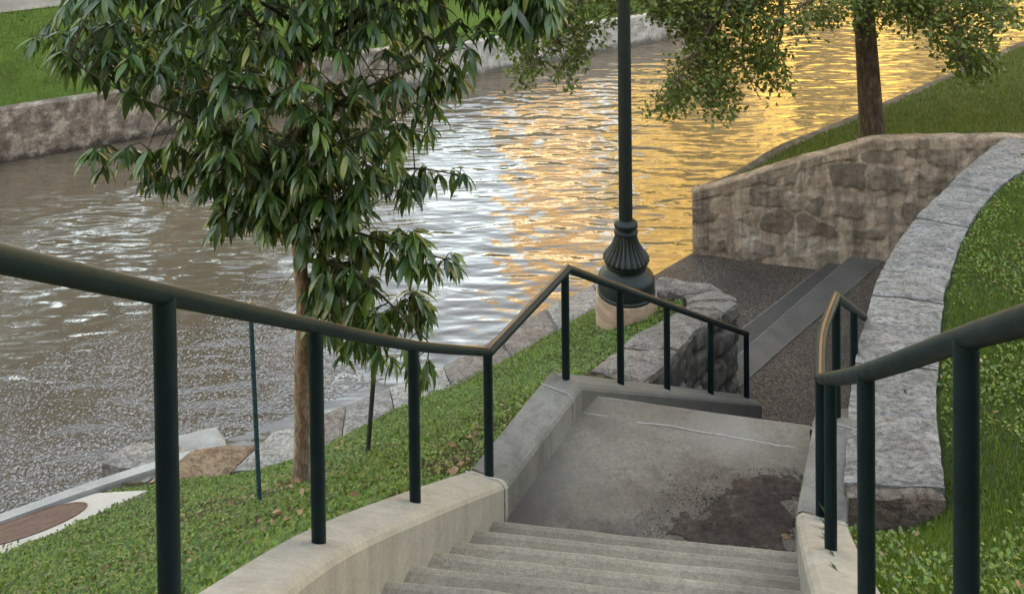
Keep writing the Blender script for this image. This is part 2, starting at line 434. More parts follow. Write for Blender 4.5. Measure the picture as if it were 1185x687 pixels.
def frames(fwd, up_hint, scale, width=None):
    """rows of 3x3: columns = side, forward, normal"""
    f = fwd/np.linalg.norm(fwd, axis=1, keepdims=True)
    s = np.cross(f, up_hint); s /= np.linalg.norm(s, axis=1, keepdims=True)+1e-9
    u = np.cross(s, f)
    w = scale if width is None else width
    return np.stack([s*w[:, None], f*scale[:, None], u*scale[:, None]], axis=2)
# leaf templates: x across, y along, z normal
LONG_V = [(0,0,0), (.10,.22,.03),(-.10,.22,.03),(0,.25,0), (.135,.5,.02),(-.135,.5,.02),(0,.52,-.03), (.085,.78,-.05),(-.085,.78,-.05),(0,.8,-.08),(0,1.04,-.20)]
LONG_F = [(0,1,3),(0,3,2),(1,4,6,3),(3,6,5,2),(4,7,9,6),(6,9,8,5),(7,10,9),(9,10,8)]
OVAL_V = [(0,0,0),(.3,.4,.08),(0,.45,0),(-.3,.4,.08),(.22,.75,.05),(-.22,.75,.05),(0,1,-.1)]
OVAL_F = [(0,1,2),(0,2,3),(1,4,6,2),(2,6,5,3)]
BLADE_V = [(-.05,0,0),(.05,0,0),(.045,.5,.06),(-.045,.5,.06),(0,1,.28)]
BLADE_F = [(0,1,2,3),(3,2,4)]

# ------------------------------------------------------------------ terrain solving
def inpoly(x, y, poly):
    x = np.asarray(x); y = np.asarray(y); c = np.zeros(x.shape, bool)
    n = len(poly)
    for i in range(n):
        x0, y0 = poly[i][:2]; x1, y1 = poly[(i+1) % n][:2]
        k = ((y0 > y) != (y1 > y)) & (x < (x1-x0)*(y-y0)/((y1-y0) or 1e-9)+x0)
        c ^= k
    return c
class Terrain:
    def __init__(s, bbox, h, lines, iters=2500):
        s.x0, s.y0, s.x1, s.y1 = bbox; s.h = h
        s.nx = int((s.x1-s.x0)/h)+1; s.ny = int((s.y1-s.y0)/h)+1
        Z = np.zeros((s.ny, s.nx)); fix = np.zeros((s.ny, s.nx), bool)
        pts = []
        for ln in lines:
            for a, b in zip(ln[:-1], ln[1:]):
                a = Vector(a); b = Vector(b); m = max(2, int((b.xy-a.xy).length/(h*.5)))
                for i in range(m+1): pts.append(tuple(a.lerp(b, i/m)))
        P = np.array(pts)
        X, Y = np.meshgrid(s.x0+np.arange(s.nx)*h, s.y0+np.arange(s.ny)*h); s.X, s.Y = X, Y
        sub = P[::max(1, len(P)//250)]
        d2 = (X[..., None]-sub[:, 0])**2+(Y[..., None]-sub[:, 1])**2+.02
        w = 1/d2**1.5; Z = (w*sub[:, 2]).sum(-1)/w.sum(-1)
        acc = np.zeros_like(Z); cnt = np.zeros_like(Z)
        ix = np.round((P[:, 0]-s.x0)/h).astype(int); iy = np.round((P[:, 1]-s.y0)/h).astype(int)
        ok = (ix >= 0) & (ix < s.nx) & (iy >= 0) & (iy < s.ny)
        np.add.at(acc, (iy[ok], ix[ok]), P[ok, 2]); np.add.at(cnt, (iy[ok], ix[ok]), 1)
        fix = cnt > 0; fv = np.where(fix, acc/np.maximum(cnt, 1), 0)
        for _ in range(iters):
            Zp = np.pad(Z, 1, mode='reflect', reflect_type='odd')
            Z = (Zp[:-2, 1:-1]+Zp[2:, 1:-1]+Zp[1:-1, :-2]+Zp[1:-1, 2:])*.25
            Z = np.where(fix, fv, Z)
        s.Z = Z
    def z(s, x, y):
        u = np.clip((np.asarray(x)-s.x0)/s.h, 0, s.nx-1.001); v = np.clip((np.asarray(y)-s.y0)/s.h, 0, s.ny-1.001)
        i = u.astype(int); j = v.astype(int); a = u-i; b = v-j; Z = s.Z
        return Z[j, i]*(1-a)*(1-b)+Z[j, i+1]*a*(1-b)+Z[j+1, i]*(1-a)*b+Z[j+1, i+1]*a*b
    def hit(s, px, py):
        d = ray(px, py); lo = None; t = .5
        while t < 60:
            p = EYE+d*t
            if p.z < float(s.z(p.x, p.y)):
                a, b = t-.05, t
                for _ in range(25):
                    m = (a+b)/2; p = EYE+d*m
                    if p.z < float(s.z(p.x, p.y)): b = m
                    else: a = m
                return EYE+d*b
            t += .05
        return EYE+d*10
    def normal(s, x, y, e=.3):
        gx = (float(s.z(x+e, y))-float(s.z(x-e, y)))/(2*e); gy = (float(s.z(x, y+e))-float(s.z(x, y-e)))/(2*e)
        return Vector((-gx, -gy, 1)).normalized()
    def mesh(s, name, poly, mat, rough=.02):
        cx = s.X[:-1, :-1]+s.h/2; cy = s.Y[:-1, :-1]+s.h/2
        keep = inpoly(cx, cy, poly)
        idx = -np.ones(s.X.shape, int); used = np.zeros(s.X.shape, bool)
        for a, b in ((0,0),(0,1),(1,0),(1,1)): used[a:a+keep.shape[0], b:b+keep.shape[1]] |= keep
        idx[used] = np.arange(used.sum())
        Zr = s.Z + rough*(rng.random(s.Z.shape)-.5)
        v = np.stack([s.X[used], s.Y[used], Zr[used]], 1).tolist()
        jj, ii = np.nonzero(keep)
        f = [(int(idx[j, i]), int(idx[j, i+1]), int(idx[j+1, i+1]), int(idx[j+1, i])) for j, i in zip(jj, ii)]
        return obj(name, v, f, mat, None, True, 80)
    def sample(s, poly, dens, fn=None):
        xs = [p[0] for p in poly]; ys = [p[1] for p in poly]
        n = int((max(xs)-min(xs))*(max(ys)-min(ys))*dens)
        x = rng.uniform(min(xs), max(xs), n); y = rng.uniform(min(ys), max(ys), n)
        k = inpoly(x, y, poly)
        px = CX+F*x/np.maximum(y, .1)
        k &= (px > -420) & (px < 1620)
        x, y = x[k], y[k]
        if fn is not None:
            k = rng.random(len(x)) < fn(x, y); x, y = x[k], y[k]
        return np.stack([x, y, s.z(x, y)], 1)

def offset_line(pts, d):                       # plan offset to the left of travel
    out = []
    for i, p in enumerate(pts):
        p = Vector(p)
        a = (Vector(pts[i])-Vector(pts[i-1])).xy.normalized() if i > 0 else None
        b = (Vector(pts[i+1])-Vector(pts[i])).xy.normalized() if i < len(pts)-1 else None
        a = a or b; b = b or a
        na = Vector((-a.y, a.x)); nb = Vector((-b.y, b.x)); m = (na+nb).normalized()
        k = d/max(.5, m.dot(na))
        out.append(Vector((p.x+m.x*k, p.y+m.y*k, p.z)))
    return out
def interp_x(pts, y):
    for a, b in zip(pts[:-1], pts[1:]):
        if (a.y <= y <= b.y): return a.x+(b.x-a.x)*(y-a.y)/(b.y-a.y)
    return pts[0].x if y < pts[0].y else pts[-1].x
def smooth_line(pts, n=6):                     # Catmull-Rom
    P = [Vector(p) for p in pts]; out = []
    for i in range(len(P)-1):
        p0 = P[max(0, i-1)]; p1 = P[i]; p2 = P[i+1]; p3 = P[min(len(P)-1, i+2)]
        for k in range(n):
            t = k/n
            out.append(.5*((2*p1)+(p2-p0)*t+(2*p0-5*p1+4*p2-p3)*t*t+(3*p1-p0-3*p2+p3)*t*t*t))
    out.append(P[-1]); return out

# ------------------------------------------------------------------ stair layout
LZ = 3.30                                       # landing level
CT = LZ+.25                                     # curb top beside the landing
SL = .65
def on_curb(px, py, yk):                        # pixel -> sloping curb top falling away with y
    n = Vector((0, SL, 1)).normalized()
    return at_plane(px, py, (0, yk, CT), n)
P3 = at_z(566, 550, CT); P4 = at_z(655, 437, CT)
P1 = on_curb(369, 627, P3.y); P2 = on_curb(480.5, 580, P3.y)
def curb_z(y, yk): return CT+SL*max(0, yk-y)
top0 = at_y(190, 350, 2.6); P0 = Vector((top0.x, 2.6, curb_z(2.6, P3.y)))
Pm = Vector((-1.22, 1.25, curb_z(1.25, P3.y))); Pn = Vector((-1.3, -.3, curb_z(-.3, P3.y)))
P8 = at_y(864, 460, 10.75)
def low(t): return P4.lerp(P8, t)
LEFT_TOP = [Pn, Pm, P0, P1, P2, P3]
DIR = (P8-P4).xy.normalized()
PE = P4.lerp(P8, 1.03); 
# rails
R3 = at_y(566, 407, P3.y); R4 = at_y(657, 311, P4.y); R8 = at_y(864, 386, P8.y)
R1 = at_y(368, 378, P1.y); R2 = at_y(480, 400, P2.y); R0 = at_y(190, 341, 2.6); Rm = at_y(0, 299, 1.85)
Rn = Rm+(Rm-R0).normalized()*1.6
# right side
D = at_z(950, 597, CT); E = at_z(968, 480, CT)
Cp = on_curb(961.5, 635, D.y)
tb = at_y(1002, 431, 3.4); Bp = Vector((tb.x, 3.4, curb_z(3.4, D.y)))
ta = at_y(1118, 392, 2.4); Ap = Vector((ta.x, 2.4, curb_z(2.4, D.y)))
Am = Vector((1.05, 1.2, curb_z(1.2, D.y))); An = Vector((1.0, -.3, curb_z(-.3, D.y)))
RIGHT_TOP = [An, Am, Ap, Bp, Cp, D]
RA = at_y(1119, 391, 2.4); RB = at_y(1002, 431, 3.4); RC = at_y(959, 438, Cp.y); RD = at_y(949, 438, D.y); RE = at_y(967.5, 343, E.y)
Ra0 = at_y(1185, 371, 1.95); Rz = Ra0+(Ra0-RA).normalized()*1.6
dE = Vector((.47, .883, 0)).normalized()
def lowr(d): return Vector((E.x+dE.x*d, E.y+dE.y*d, CT-.62*d))

def curb(name, pts, hw, inner, mat, parent, deep=.9, bev=.045):
    """sweep: inner = +1 bevel on the left of travel, -1 on the right"""
    sec = [(-hw, -deep), (-hw, -.012), (-hw+.012, 0), (hw-bev, 0), (hw-bev*.3, -bev*.45), (hw, -bev), (hw, -deep)]
    rows = []
    for (o, z) in sec:
        rows.append([Vector((q.x, q.y, q.z+z)) for q in offset_line(pts, o*inner)])
    v = []; f = []; n = len(pts); k = len(sec)
    for i in range(n):
        for r in rows: v.append(r[i])
    for i in range(n-1):
        for j in range(k):
            j2 = (j+1) % k
            f.append((i*k+j, i*k+j2, (i+1)*k+j2, (i+1)*k+j))
    f.append(tuple(range(k))); f.append(tuple((n-1)*k+j for j in reversed(range(k))))
    return obj(name, v, f, mat, parent, False)
def joint(pts, hw, inner, parent, w=.012):
    """sealant bead across a curb top and down its inner face; pts = short 3-point line centred on the joint"""
    m = pts[1]; d = (pts[2]-pts[0]).normalized(); s = Vector((-d.y, d.x, 0)).normalized()*inner
    line = [m-s*hw+Vector((0,0,.003)), m+s*(hw-.045)+Vector((0,0,.003)), m+s*(hw-.01)+Vector((0,0,-.02)), m+s*(hw+.003)+Vector((0,0,-.05)), m+s*(hw+.003)+Vector((0,0,-.30))]
    b = MB(); b.tube(line, w*.38, 6); return b.build('sealant_joint', M['sealant'], parent, True)

# ----- curbs
HW = .15
up_l = smooth_line(LEFT_TOP, 5)
g_curb = 'concrete curbs edging the steps'
c1 = thing('stair_curb', 'pale beige concrete curb beside the near flight, carrying the long left handrail', 'curb', tuple(P2), g_curb)
curb('curb_body', up_l, HW, -1, M['curb_pale'], c1)
joint([P2, P2.lerp(P3, .93)+Vector((0,0,0)), P3], HW, -1, c1)
c2 = thing('stair_curb', 'grey concrete curb running level along the river side of the landing', 'curb', tuple(P3.lerp(P4, .5)), g_curb)
lv = [P3.lerp(P2, .0), P3.lerp(P4, .5), P4]
# landing-side curb with mitre ends
seg = [P3, P3.lerp(P4, .33), P3.lerp(P4, .66), P4]
curb('curb_body', seg, HW, -1, M['curb_grey'], c2)
joint([P3, P3.lerp(P4, .86), P4], HW, -1, c2)
c3 = thing('stair_curb', 'dark grey concrete curb sloping down to the plaza beside the stone planter', 'curb', tuple(low(.5)), g_curb)
curb('curb_body', [P4-Vector((0,0,.002)), low(.25), low(.6), PE], HW, -1, M['curb_dark'], c3, deep=1.0)
c4 = thing('stair_curb', 'concrete curb curving round the right edge of the near flight, grass against it', 'curb', tuple(Cp), g_curb)
up_r = smooth_line(RIGHT_TOP, 5)
curb('curb_body', up_r, HW+.01, 1, M['curb_pale'], c4)
joint([Cp, Cp.lerp(D, .86), D], HW+.01, 1, c4)
c5 = thing('stair_curb', 'blotchy grey concrete curb right of the landing, in front of the big stone wall', 'curb', tuple(D.lerp(E, .5)), g_curb)
curb('curb_body', [D-Vector((0,0,.002)), D.lerp(E, .5)-Vector((0,0,.002)), E], HW+.01, 1, M['curb_grey'], c5)
joint([D, D.lerp(E, .9), E], HW+.01, 1, c5)
c6 = thing('stair_curb', 'concrete curb falling to the plaza under the big curved stone wall', 'curb', tuple(lowr(2)), g_curb)
curb('curb_body', [E-Vector((0,0,.002)), lowr(1.5), lowr(3), lowr(4.4)], HW, 1, M['curb_dark'], c6, deep=1.0)

# ----- steps
inL = offset_line(up_l+[P4], -HW+.04); inR = offset_line(up_r+[E], HW-.04)
RS, TR = .185, .29
yl0 = at_z(577, 600, LZ+RS).y; yr0 = at_z(907, 638, LZ+RS).y
def flight(name, edges, zs, mat, parent, base):
    """edges[k] = (left, right) plan points of nosing k, zs[k] = its tread level; treads run back to the next edge"""
    v = []; f = []
    prof = []
    for k in range(len(edges)):
        (l, r), z = edges[k], zs[k]
        zb = zs[k-1] if k else base
        back = (edges[k+1][0]-l).normalized() if k+1 < len(edges) else (l-edges[k-1][0]).normalized()
        backr = (edges[k+1][1]-r).normalized() if k+1 < len(edges) else (r-edges[k-1][1]).normalized()
        for (o, zz) in ((.0, zb), (-.0, z-.022), (.006, z-.007), (.022, z), (.055, z)):
            prof.append((Vector((l.x+back.x*o, l.y+back.y*o, zz)), Vector((r.x+backr.x*o, r.y+backr.y*o, zz))))
    n = 12
    for a, b in prof:
        for j in range(n+1):
            p = a.lerp(b, j/n); q = 1.5*fbm(p, 3.0)*.004
            v.append((p.x, p.y+q, p.z+q*.6))
    for i in range(len(prof)-1):
        for j in range(n):
            f.append((i*(n+1)+j, i*(n+1)+j+1, (i+1)*(n+1)+j+1, (i+1)*(n+1)+j))
    o = obj(name, v, f, mat, parent, False); o.data.materials.append(M['worn'])
    for p_ in o.data.polygons:
        if (p_.index//n) % 5 in (1, 2, 3): p_.material_index = 1
    return o
edges = []; zs = []
for k in range(20):
    yl = yl0-TR*k; yr = yr0-TR*k
    edges.append((Vector((interp_x(inL, yl), yl, 0)), Vector((interp_x(inR, yr), yr, 0)))); zs.append(LZ+RS*(k+1))
st1 = thing('concrete_steps', 'worn grey concrete steps of the near flight, dropping to the landing', 'steps', (.5, 4, LZ))
flight('step_treads', edges, zs, M['step'], st1, LZ-.05)

# ----- landing
eL = at_z(688, 459, LZ); eR = at_z(937, 492, LZ)
poly = [edges[0][0]+Vector((-.1,-.1,0)), Vector((P3.x+.02, P3.y+.2, 0)), P4+Vector((.02,-.02,0)), eL, eR, Vector((D.x+.05, D.y+.3, 0)), Vector((D.x, D.y-.2, 0)), edges[0][1]+Vector((.1,-.1,0))]
ld = thing('concrete_landing', 'stained grey concrete landing between the two flights, cracked joint across it', 'landing', (1.0, 6.4, LZ))
b = MB(); n = len(poly)
b.add([(p.x, p.y, LZ) for p in poly]+[(p.x, p.y, LZ-.25) for p in poly], [tuple(range(n)), tuple(reversed(range(n, 2*n)))]+[(i, (i+1) % n, n+(i+1) % n, n+i) for i in range(n)])
b.build('slab', M['landing'], ld)
ja, jb = at_z(672, 476, LZ+.004), at_z(931, 519, LZ+.004)
b = MB()
pts = []
for i in range(41):
    p = ja.lerp(jb, i/40); pts.append(p+Vector((0, .02*fbm((p.x*3, 0, 0), 1.5), -.006+.008*fbm((p.x, 9, 0), 2.5))))
b.tube(pts, .005, 6); b.build('expansion_joint', M['sealant'], ld, True)

# ----- lower flight
d3 = Vector((DIR.x, DIR.y, 0))
edges2 = []; zs2 = []
for k in range(15):
    o = d3*(.262*(14-k)); edges2.append((eL+o+Vector((-.1,.06,0)), eR+o+Vector((.06,-.01,0)))); zs2.append(.6+.18*(k+1))
edges2 = edges2; 
st2 = thing('concrete_steps', 'far concrete flight running from the landing down to the plaza, mostly hidden', 'steps', tuple(eL.lerp(eR, .5)+d3*2))
flight('step_treads', edges2, [z-.003 for z in zs2], M['step'], st2, .55)

# ----- handrails
def posts_of(parent, lst, r=.034):
    for base, top in lst:
        b = MB(); b.tube([base-Vector((0,0,.03)), Vector((base.x, base.y, top.z-.012))], r, 16, True)
        b.build('post', M['post'], parent, True)
hr = thing('handrail', 'long dark green pipe handrail on the river side, bent up at the landing', 'handrail', tuple(P2), 'pipe handrails of the steps')
R8e = R8
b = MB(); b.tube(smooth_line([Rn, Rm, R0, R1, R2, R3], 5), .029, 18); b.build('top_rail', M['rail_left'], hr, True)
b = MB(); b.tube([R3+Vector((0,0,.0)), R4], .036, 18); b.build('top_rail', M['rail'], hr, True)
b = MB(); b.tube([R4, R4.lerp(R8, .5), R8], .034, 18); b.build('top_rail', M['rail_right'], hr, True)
for q in (R3, R4, R8):
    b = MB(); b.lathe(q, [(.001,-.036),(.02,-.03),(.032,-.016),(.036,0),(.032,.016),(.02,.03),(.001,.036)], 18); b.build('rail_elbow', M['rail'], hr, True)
tl = [(.225), (.46), (.73), 1.0]
posts_of(hr, [(Pm, Rm.lerp(Rn, .45)), (P0, R0), (P1, R1), (P2, R2), (P3, R3), (P4, R4)]+[(low(a), R4.lerp(R8, a)) for a in tl])
hr2 = thing('handrail', 'dark green pipe handrail on the grassy right side of the steps, hooked at the landing', 'handrail', tuple(Cp), 'pipe handrails of the steps')
fr = lambda d: RE+Vector((dE.x*d, dE.y*d, -.62*d))
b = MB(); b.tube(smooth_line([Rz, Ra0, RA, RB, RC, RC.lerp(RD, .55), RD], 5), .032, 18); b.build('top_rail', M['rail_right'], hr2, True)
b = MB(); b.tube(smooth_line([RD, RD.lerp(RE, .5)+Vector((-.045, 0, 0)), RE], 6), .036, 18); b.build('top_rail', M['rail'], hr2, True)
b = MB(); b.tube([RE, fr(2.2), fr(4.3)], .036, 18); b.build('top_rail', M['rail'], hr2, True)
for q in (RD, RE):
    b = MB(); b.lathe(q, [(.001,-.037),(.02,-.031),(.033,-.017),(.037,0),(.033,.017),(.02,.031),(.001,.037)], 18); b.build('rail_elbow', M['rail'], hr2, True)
posts_of(hr2, [(Am, Rz.lerp(Ra0, .45)), (Ap, RA), (Bp, RB), (Cp, RC), (D, RD), (E, RE)]+[(lowr(d), fr(d)) for d in (1.15, 2.3, 3.4, 4.2)])

# ------------------------------------------------------------------ rough stone helpers
def rough_grid(fn, nu, nv, amp, sc, lock=0):
    """grid of points fn(u,v) shaken by noise"""
    V = []
    for j in range(nv+1):
        for i in range(nu+1):
            p = fn(i/nu, j/nv)
            e = Vector((fbm(p, sc), fbm(p+Vector((7, 3, 1)), sc), fbm(p+Vector((1, 8, 5)), sc)))
            V.append(p+e*amp)
    Fc = [(j*(nu+1)+i, j*(nu+1)+i+1, (j+1)*(nu+1)+i+1, (j+1)*(nu+1)+i) for j in range(nv) for i in range(nu)]
    return V, Fc
def rough_block(mb, q, z_top, z_bot, nu=10, nv=6, amp=.02, sc=3.0, edge=.03):
    """closed rough block over plan quad q (4 Vectors, z used when z_top is None)"""
    a, bq, c, d = [Vector(p) for p in q]
    zt = [p.z if z_top is None else z_top for p in (a, bq, c, d)]
    def top(u, v):
        p = (a*(1-u)+bq*u)*(1-v)+(d*(1-u)+c*u)*v
        z = (zt[0]*(1-u)+zt[1]*u)*(1-v)+(zt[3]*(1-u)+zt[2]*u)*v
        m = min(u*nu, (1-u)*nu, v*nv, (1-v)*nv)
        return Vector((p.x, p.y, z-(edge if m < .5 else 0)))
    V, Fc = rough_grid(top, nu, nv, amp, sc)
    k = len(V)
    ring = [i for i in range(nu)]+[nu+j*(nu+1) for j in range(nv)]+[nv*(nu+1)+nu-i for i in range(nu)]+[(nv-j)*(nu+1) for j in range(nv)]
    depth = max(1, int((max(zt)-z_bot)/.18))
    prev = ring
    for s in range(1, depth+1):
        cur = []
        for r in ring:
            p = V[r]; z = p.z+(z_bot-p.z)*s/depth
            w = Vector((p.x, p.y, z)); e = Vector((fbm(w, sc), fbm(w+Vector((7,3,1)), sc), 0))*amp*1.3
            V.append(w+e); cur.append(len(V)-1)
        m = len(ring)
        for i in range(m): Fc.append((prev[i], prev[(i+1) % m], cur[(i+1) % m], cur[i]))
        prev = cur
    Fc.append(tuple(reversed(prev)))
    mb.add(V, Fc)

def courses(length, z0, z1, seed, hmin=.28, hmax=.5, wmin=.3, wmax=.85):
    r = random.Random(seed); rows = []; z = z0
    while z < z1:
        h = r.uniform(hmin, hmax); st = []; x = -r.random()*.4
        while x < length:
            w = r.uniform(wmin, wmax); st.append((x, x+w, r.random())); x += w
        rows.append((z, z+h, st)); z += h
    return rows
def course_at(rows, u, z, seed):
    p = Vector((u*1.1, z*1.1, seed)); u += .10*fbm(p, 1.6, 5); z += .10*fbm(p+Vector((9, 2, 4)), 1.6, 5)
    for a, b_, st in rows:
        if a <= z < b_:
            for x0, x1, k in st:
                if x0 <= u < x1:
                    r_ = .10; dx = min(u-x0, x1-u); dz = min(z-a, b_-z)
                    d = min(dx, dz) if max(dx, dz) > r_ else r_-math.hypot(max(0, r_-dx), max(0, r_-dz))
                    return max(0, d), k
    return 0.0, .5
def set_attr(o, name, vals):
    at = o.data.attributes.new(name, 'FLOAT', 'POINT'); at.data.foreach_set('value', np.array(vals, np.float32))

# ------------------------------------------------------------------ big curved stone wall on the right
WL = [(972,590,3.67),(976,555,3.66),(980,510,3.58),(983,464,3.50),(992,403,3.40),(1009,340,3.26),(1016,321,3.2),(1040,277,3.1),(1064,246,3.05),(1101,210,3.0),(1135,178,2.95),(1166,156,2.92)]
WR = [(1094,561,3.66),(1088,515,3.58),(1083,464,3.50),(1087,403,3.40),(1092,340,3.26),(1098,321,3.2),(1111,280,3.1),(1132,243,3.05),(1156,215,3.0),(1190,192,2.95),(1222,170,2.92)]
wl = [at_z(*p) for p in WL[1:]]; wr = [at_z(*p) for p in WR]
wall_l = smooth_line(wl, 4); wall_r = smooth_line(wr, 4)
def resample(pts, n):
    pts = [Vector(p) for p in pts]; L = [0]
    for a, b_ in zip(pts[:-1], pts[1:]): L.append(L[-1]+(b_-a).length)
    out = []
    for i in range(n+1):
        s = L[-1]*i/n; k = 0
        while k < len(pts)-2 and L[k+1] < s: k += 1
        out.append(pts[k].lerp(pts[k+1], (s-L[k])/max(1e-6, L[k+1]-L[k])))
    return out
NS = 12
SUBS = 6
la = resample(wall_l, NS*SUBS); ra = resample(wall_r, NS*SUBS)
bw = thing('stone_wall', 'tall curved retaining wall topped with pale grey stone slabs beside the right lawn', 'wall', tuple(la[30].lerp(ra[30], .5)-Vector((0,0,2.5))))
b = MB()
cuts = [0, 7, 13, 18, 24, 31, 36, 42, 48, 53, 60, 66, 72]
for k in range(len(cuts)-1):
    i0, i1 = cuts[k], cuts[k+1]
    dz = random.uniform(-.02, .02)
    V = []; Fc = []
    nu = (i1-i0)*3; nv = 10
    def pt(u, v):
        s = i0+(i1-i0)*(.006+u*.988); i = min(int(s), len(la)-2); w = s-i
        l = la[i].lerp(la[i+1], w); r = ra[i].lerp(ra[i+1], w)
        p = l.lerp(r, v); m = min(u*nu, (1-u)*nu, v*nv, (1-v)*nv)
        p.z += dz*.6-(.015 if m < .5 else 0)+.012*fbm(p, 2.2)
        return p
    V, Fc = rough_grid(pt, nu, nv, .010, 5.5)
    ring = [i for i in range(nu)]+[nu+j*(nu+1) for j in range(nv)]+[nv*(nu+1)+nu-i for i in range(nu)]+[(nv-j)*(nu+1) for j in range(nv)]
    base = len(V)
    for r in ring: V.append(Vector((V[r].x, V[r].y, V[r].z-.22)))
    m = len(ring)
    for i in range(m): Fc.append((ring[i], ring[(i+1) % m], base+(i+1) % m, base+i))
    b.add(V, Fc)
b.build('coping', M['coping'], bw, True, 50)
# body under the coping
b = MB()
body = []
for i in range(0, len(la), 2):
    l = la[i].lerp(ra[i], .04); r = la[i].lerp(ra[i], .96)
    body.append((l, r))
V = []; Fc = []
for l, r in body:
    V += [Vector((l.x, l.y, .2)), Vector((l.x, l.y, l.z-.05)), Vector((r.x, r.y, r.z-.05)), Vector((r.x, r.y, .2))]
for i in range(len(body)-1):
    for j in range(4): Fc.append((i*4+j, i*4+(j+1) % 4, (i+1)*4+(j+1) % 4, (i+1)*4+j))
Fc.append((0, 1, 2, 3)); Fc.append(tuple(len(body)*4-4+j for j in (3, 2, 1, 0)))
b.add(V, Fc); b.build('wall_body', M['planter_face'], bw)
# brown weathered end face
b = MB()
l0, r0 = la[0].lerp(ra[0], .03), la[0].lerp(ra[0], .97)
w_ = (r0-l0); w_.z = 0; nrm_ = Vector((w_.y, -w_.x, 0)).normalized()
rough_block(b, [l0+nrm_*.07, r0+nrm_*.05, r0+nrm_*-.05, l0+nrm_*-.05], l0.z-.035, l0.z-.9, 10, 3, .022, 5)
b.build('end_stone', M['end_face'], bw, True, 50)

# ------------------------------------------------------------------ rear retaining wall and river walls
rw_px = [(801,222),(841,212),(882,199),(927,185.5),(985,169.5),(1012,162),(1060,160),(1110,159.5),(1168,159),(1215,160)]
def rear_line(px, py):                         # plane through the wall foot
    A = at_z(800, 293.5, .3); Bq = at_z(950, 312.5, .3)
    u = (Bq-A).normalized(); n = Vector((u.y, -u.x, 0)); return at_plane(px, py, A, n)
rtop = [rear_line(*p) for p in rw_px]
rw = thing('stone_wall', 'mottled brown rubble wall at the far end of the plaza, tree growing behind it', 'wall', (rtop[3].x, rtop[3].y, .3))
u_ = (rtop[-1]-rtop[0]); u_.z = 0; u_.normalize(); nn = Vector((u_.y, -u_.x, 0))   # towards camera
V = []; Fc = []
fine = resample(rtop, 250)
nz = 110; JO = []; SI = []
LEN = (rtop[-1]-rtop[0]).length
rows_ = courses(LEN, -.2, 3.4, 5, .36, .58, .34, .8)
for i, p in enumerate(fine):
    uu_ = (p-fine[0]).xy.length
    for j in range(nz+1):
        z = .15+(p.z-.15)*j/nz
        q = Vector((p.x, p.y, z)); d_, k_ = course_at(rows_, uu_, z, 1.0)
        cover = .75+2.0*fbm((uu_*.9, z*.9, 4), 1.0, 5)            # how far mortar was smeared over the stones here
        thr = .02+.09*max(0, cover)
        face = min(1, max(0, (d_-thr+.03)/.05))
        cap = z > p.z-.17
        if cap: face = 0; 
        JO.append(1-face); SI.append(k_)
        q += nn*(.03*fbm(q, 2.0)+.012*fbm(q, 9)+.016*face*(.6+.6*k_)-(.02 if j == nz else 0)+(.015 if cap else 0))
        if j == nz: q.z += .015*fbm(q, 4)
        V.append(q)
    for o in (.12, .24):
        q = Vector((p.x, p.y, p.z-.01))-nn*o; q.z += .02*fbm(q, 3); V.append(q); JO.append(1); SI.append(.5)
    V.append(Vector((p.x, p.y, .1))-nn*.26); JO.append(1); SI.append(.5)
K = nz+4
for i in range(len(fine)-1):
    for j in range(K-1): Fc.append((i*K+j, i*K+j+1, (i+1)*K+j+1, (i+1)*K+j))
Fc.append(tuple(range(K))); Fc.append(tuple(reversed(range((len(fine)-1)*K, len(fine)*K))))
o_ = obj('wall_body', V, Fc, M['rubble_wall'], rw, True, 45); set_attr(o_, 'joint', JO); set_attr(o_, 'stone', SI)

# river wall of the right bank
rv = [rtop[0]-nn*.25+u_*.02, at_z(852,198,1.5), at_z(889,174,1.5), at_z(992,131,1.5), at_z(1070,97,1.55), at_z(1185,47,1.6), at_z(1330,-10,1.7), Vector((34, 42, 1.8))]
rvl = resample(smooth_line(rv, 4), 60)
def strip_wall(name, top, width, zbot, mat, parent, amp=.02, side=1):
    L = top; R = offset_line(top, -width*side); V = []; Fc = []
    for a, c in zip(L, R):
        e = fbm(a, 1.5)*amp
        V += [Vector((a.x, a.y, zbot)), Vector((a.x, a.y, a.z-.03+e)), Vector((a.x, a.y, a.z+e)).lerp(Vector((c.x, c.y, a.z+e)), .06), Vector((c.x, c.y, c.z+e)), Vector((c.x, c.y, zbot))]
    for i in range(len(L)-1):
        for j in range(5): Fc.append((i*5+j, i*5+(j+1) % 5, (i+1)*5+(j+1) % 5, (i+1)*5+j))
    Fc.append((0,1,2,3,4)); k = (len(L)-1)*5; Fc.append((k+4,k+3,k+2,k+1,k))
    return obj(name, V, Fc, mat, parent, False)
r2 = thing('river_wall', 'dark mossy river wall holding the grassy bank below the big shade tree', 'wall', tuple(rvl[15]-Vector((0,0,1.5))))
strip_wall('wall_body', rvl, .24, -.6, M['river_wall'], r2, .03)

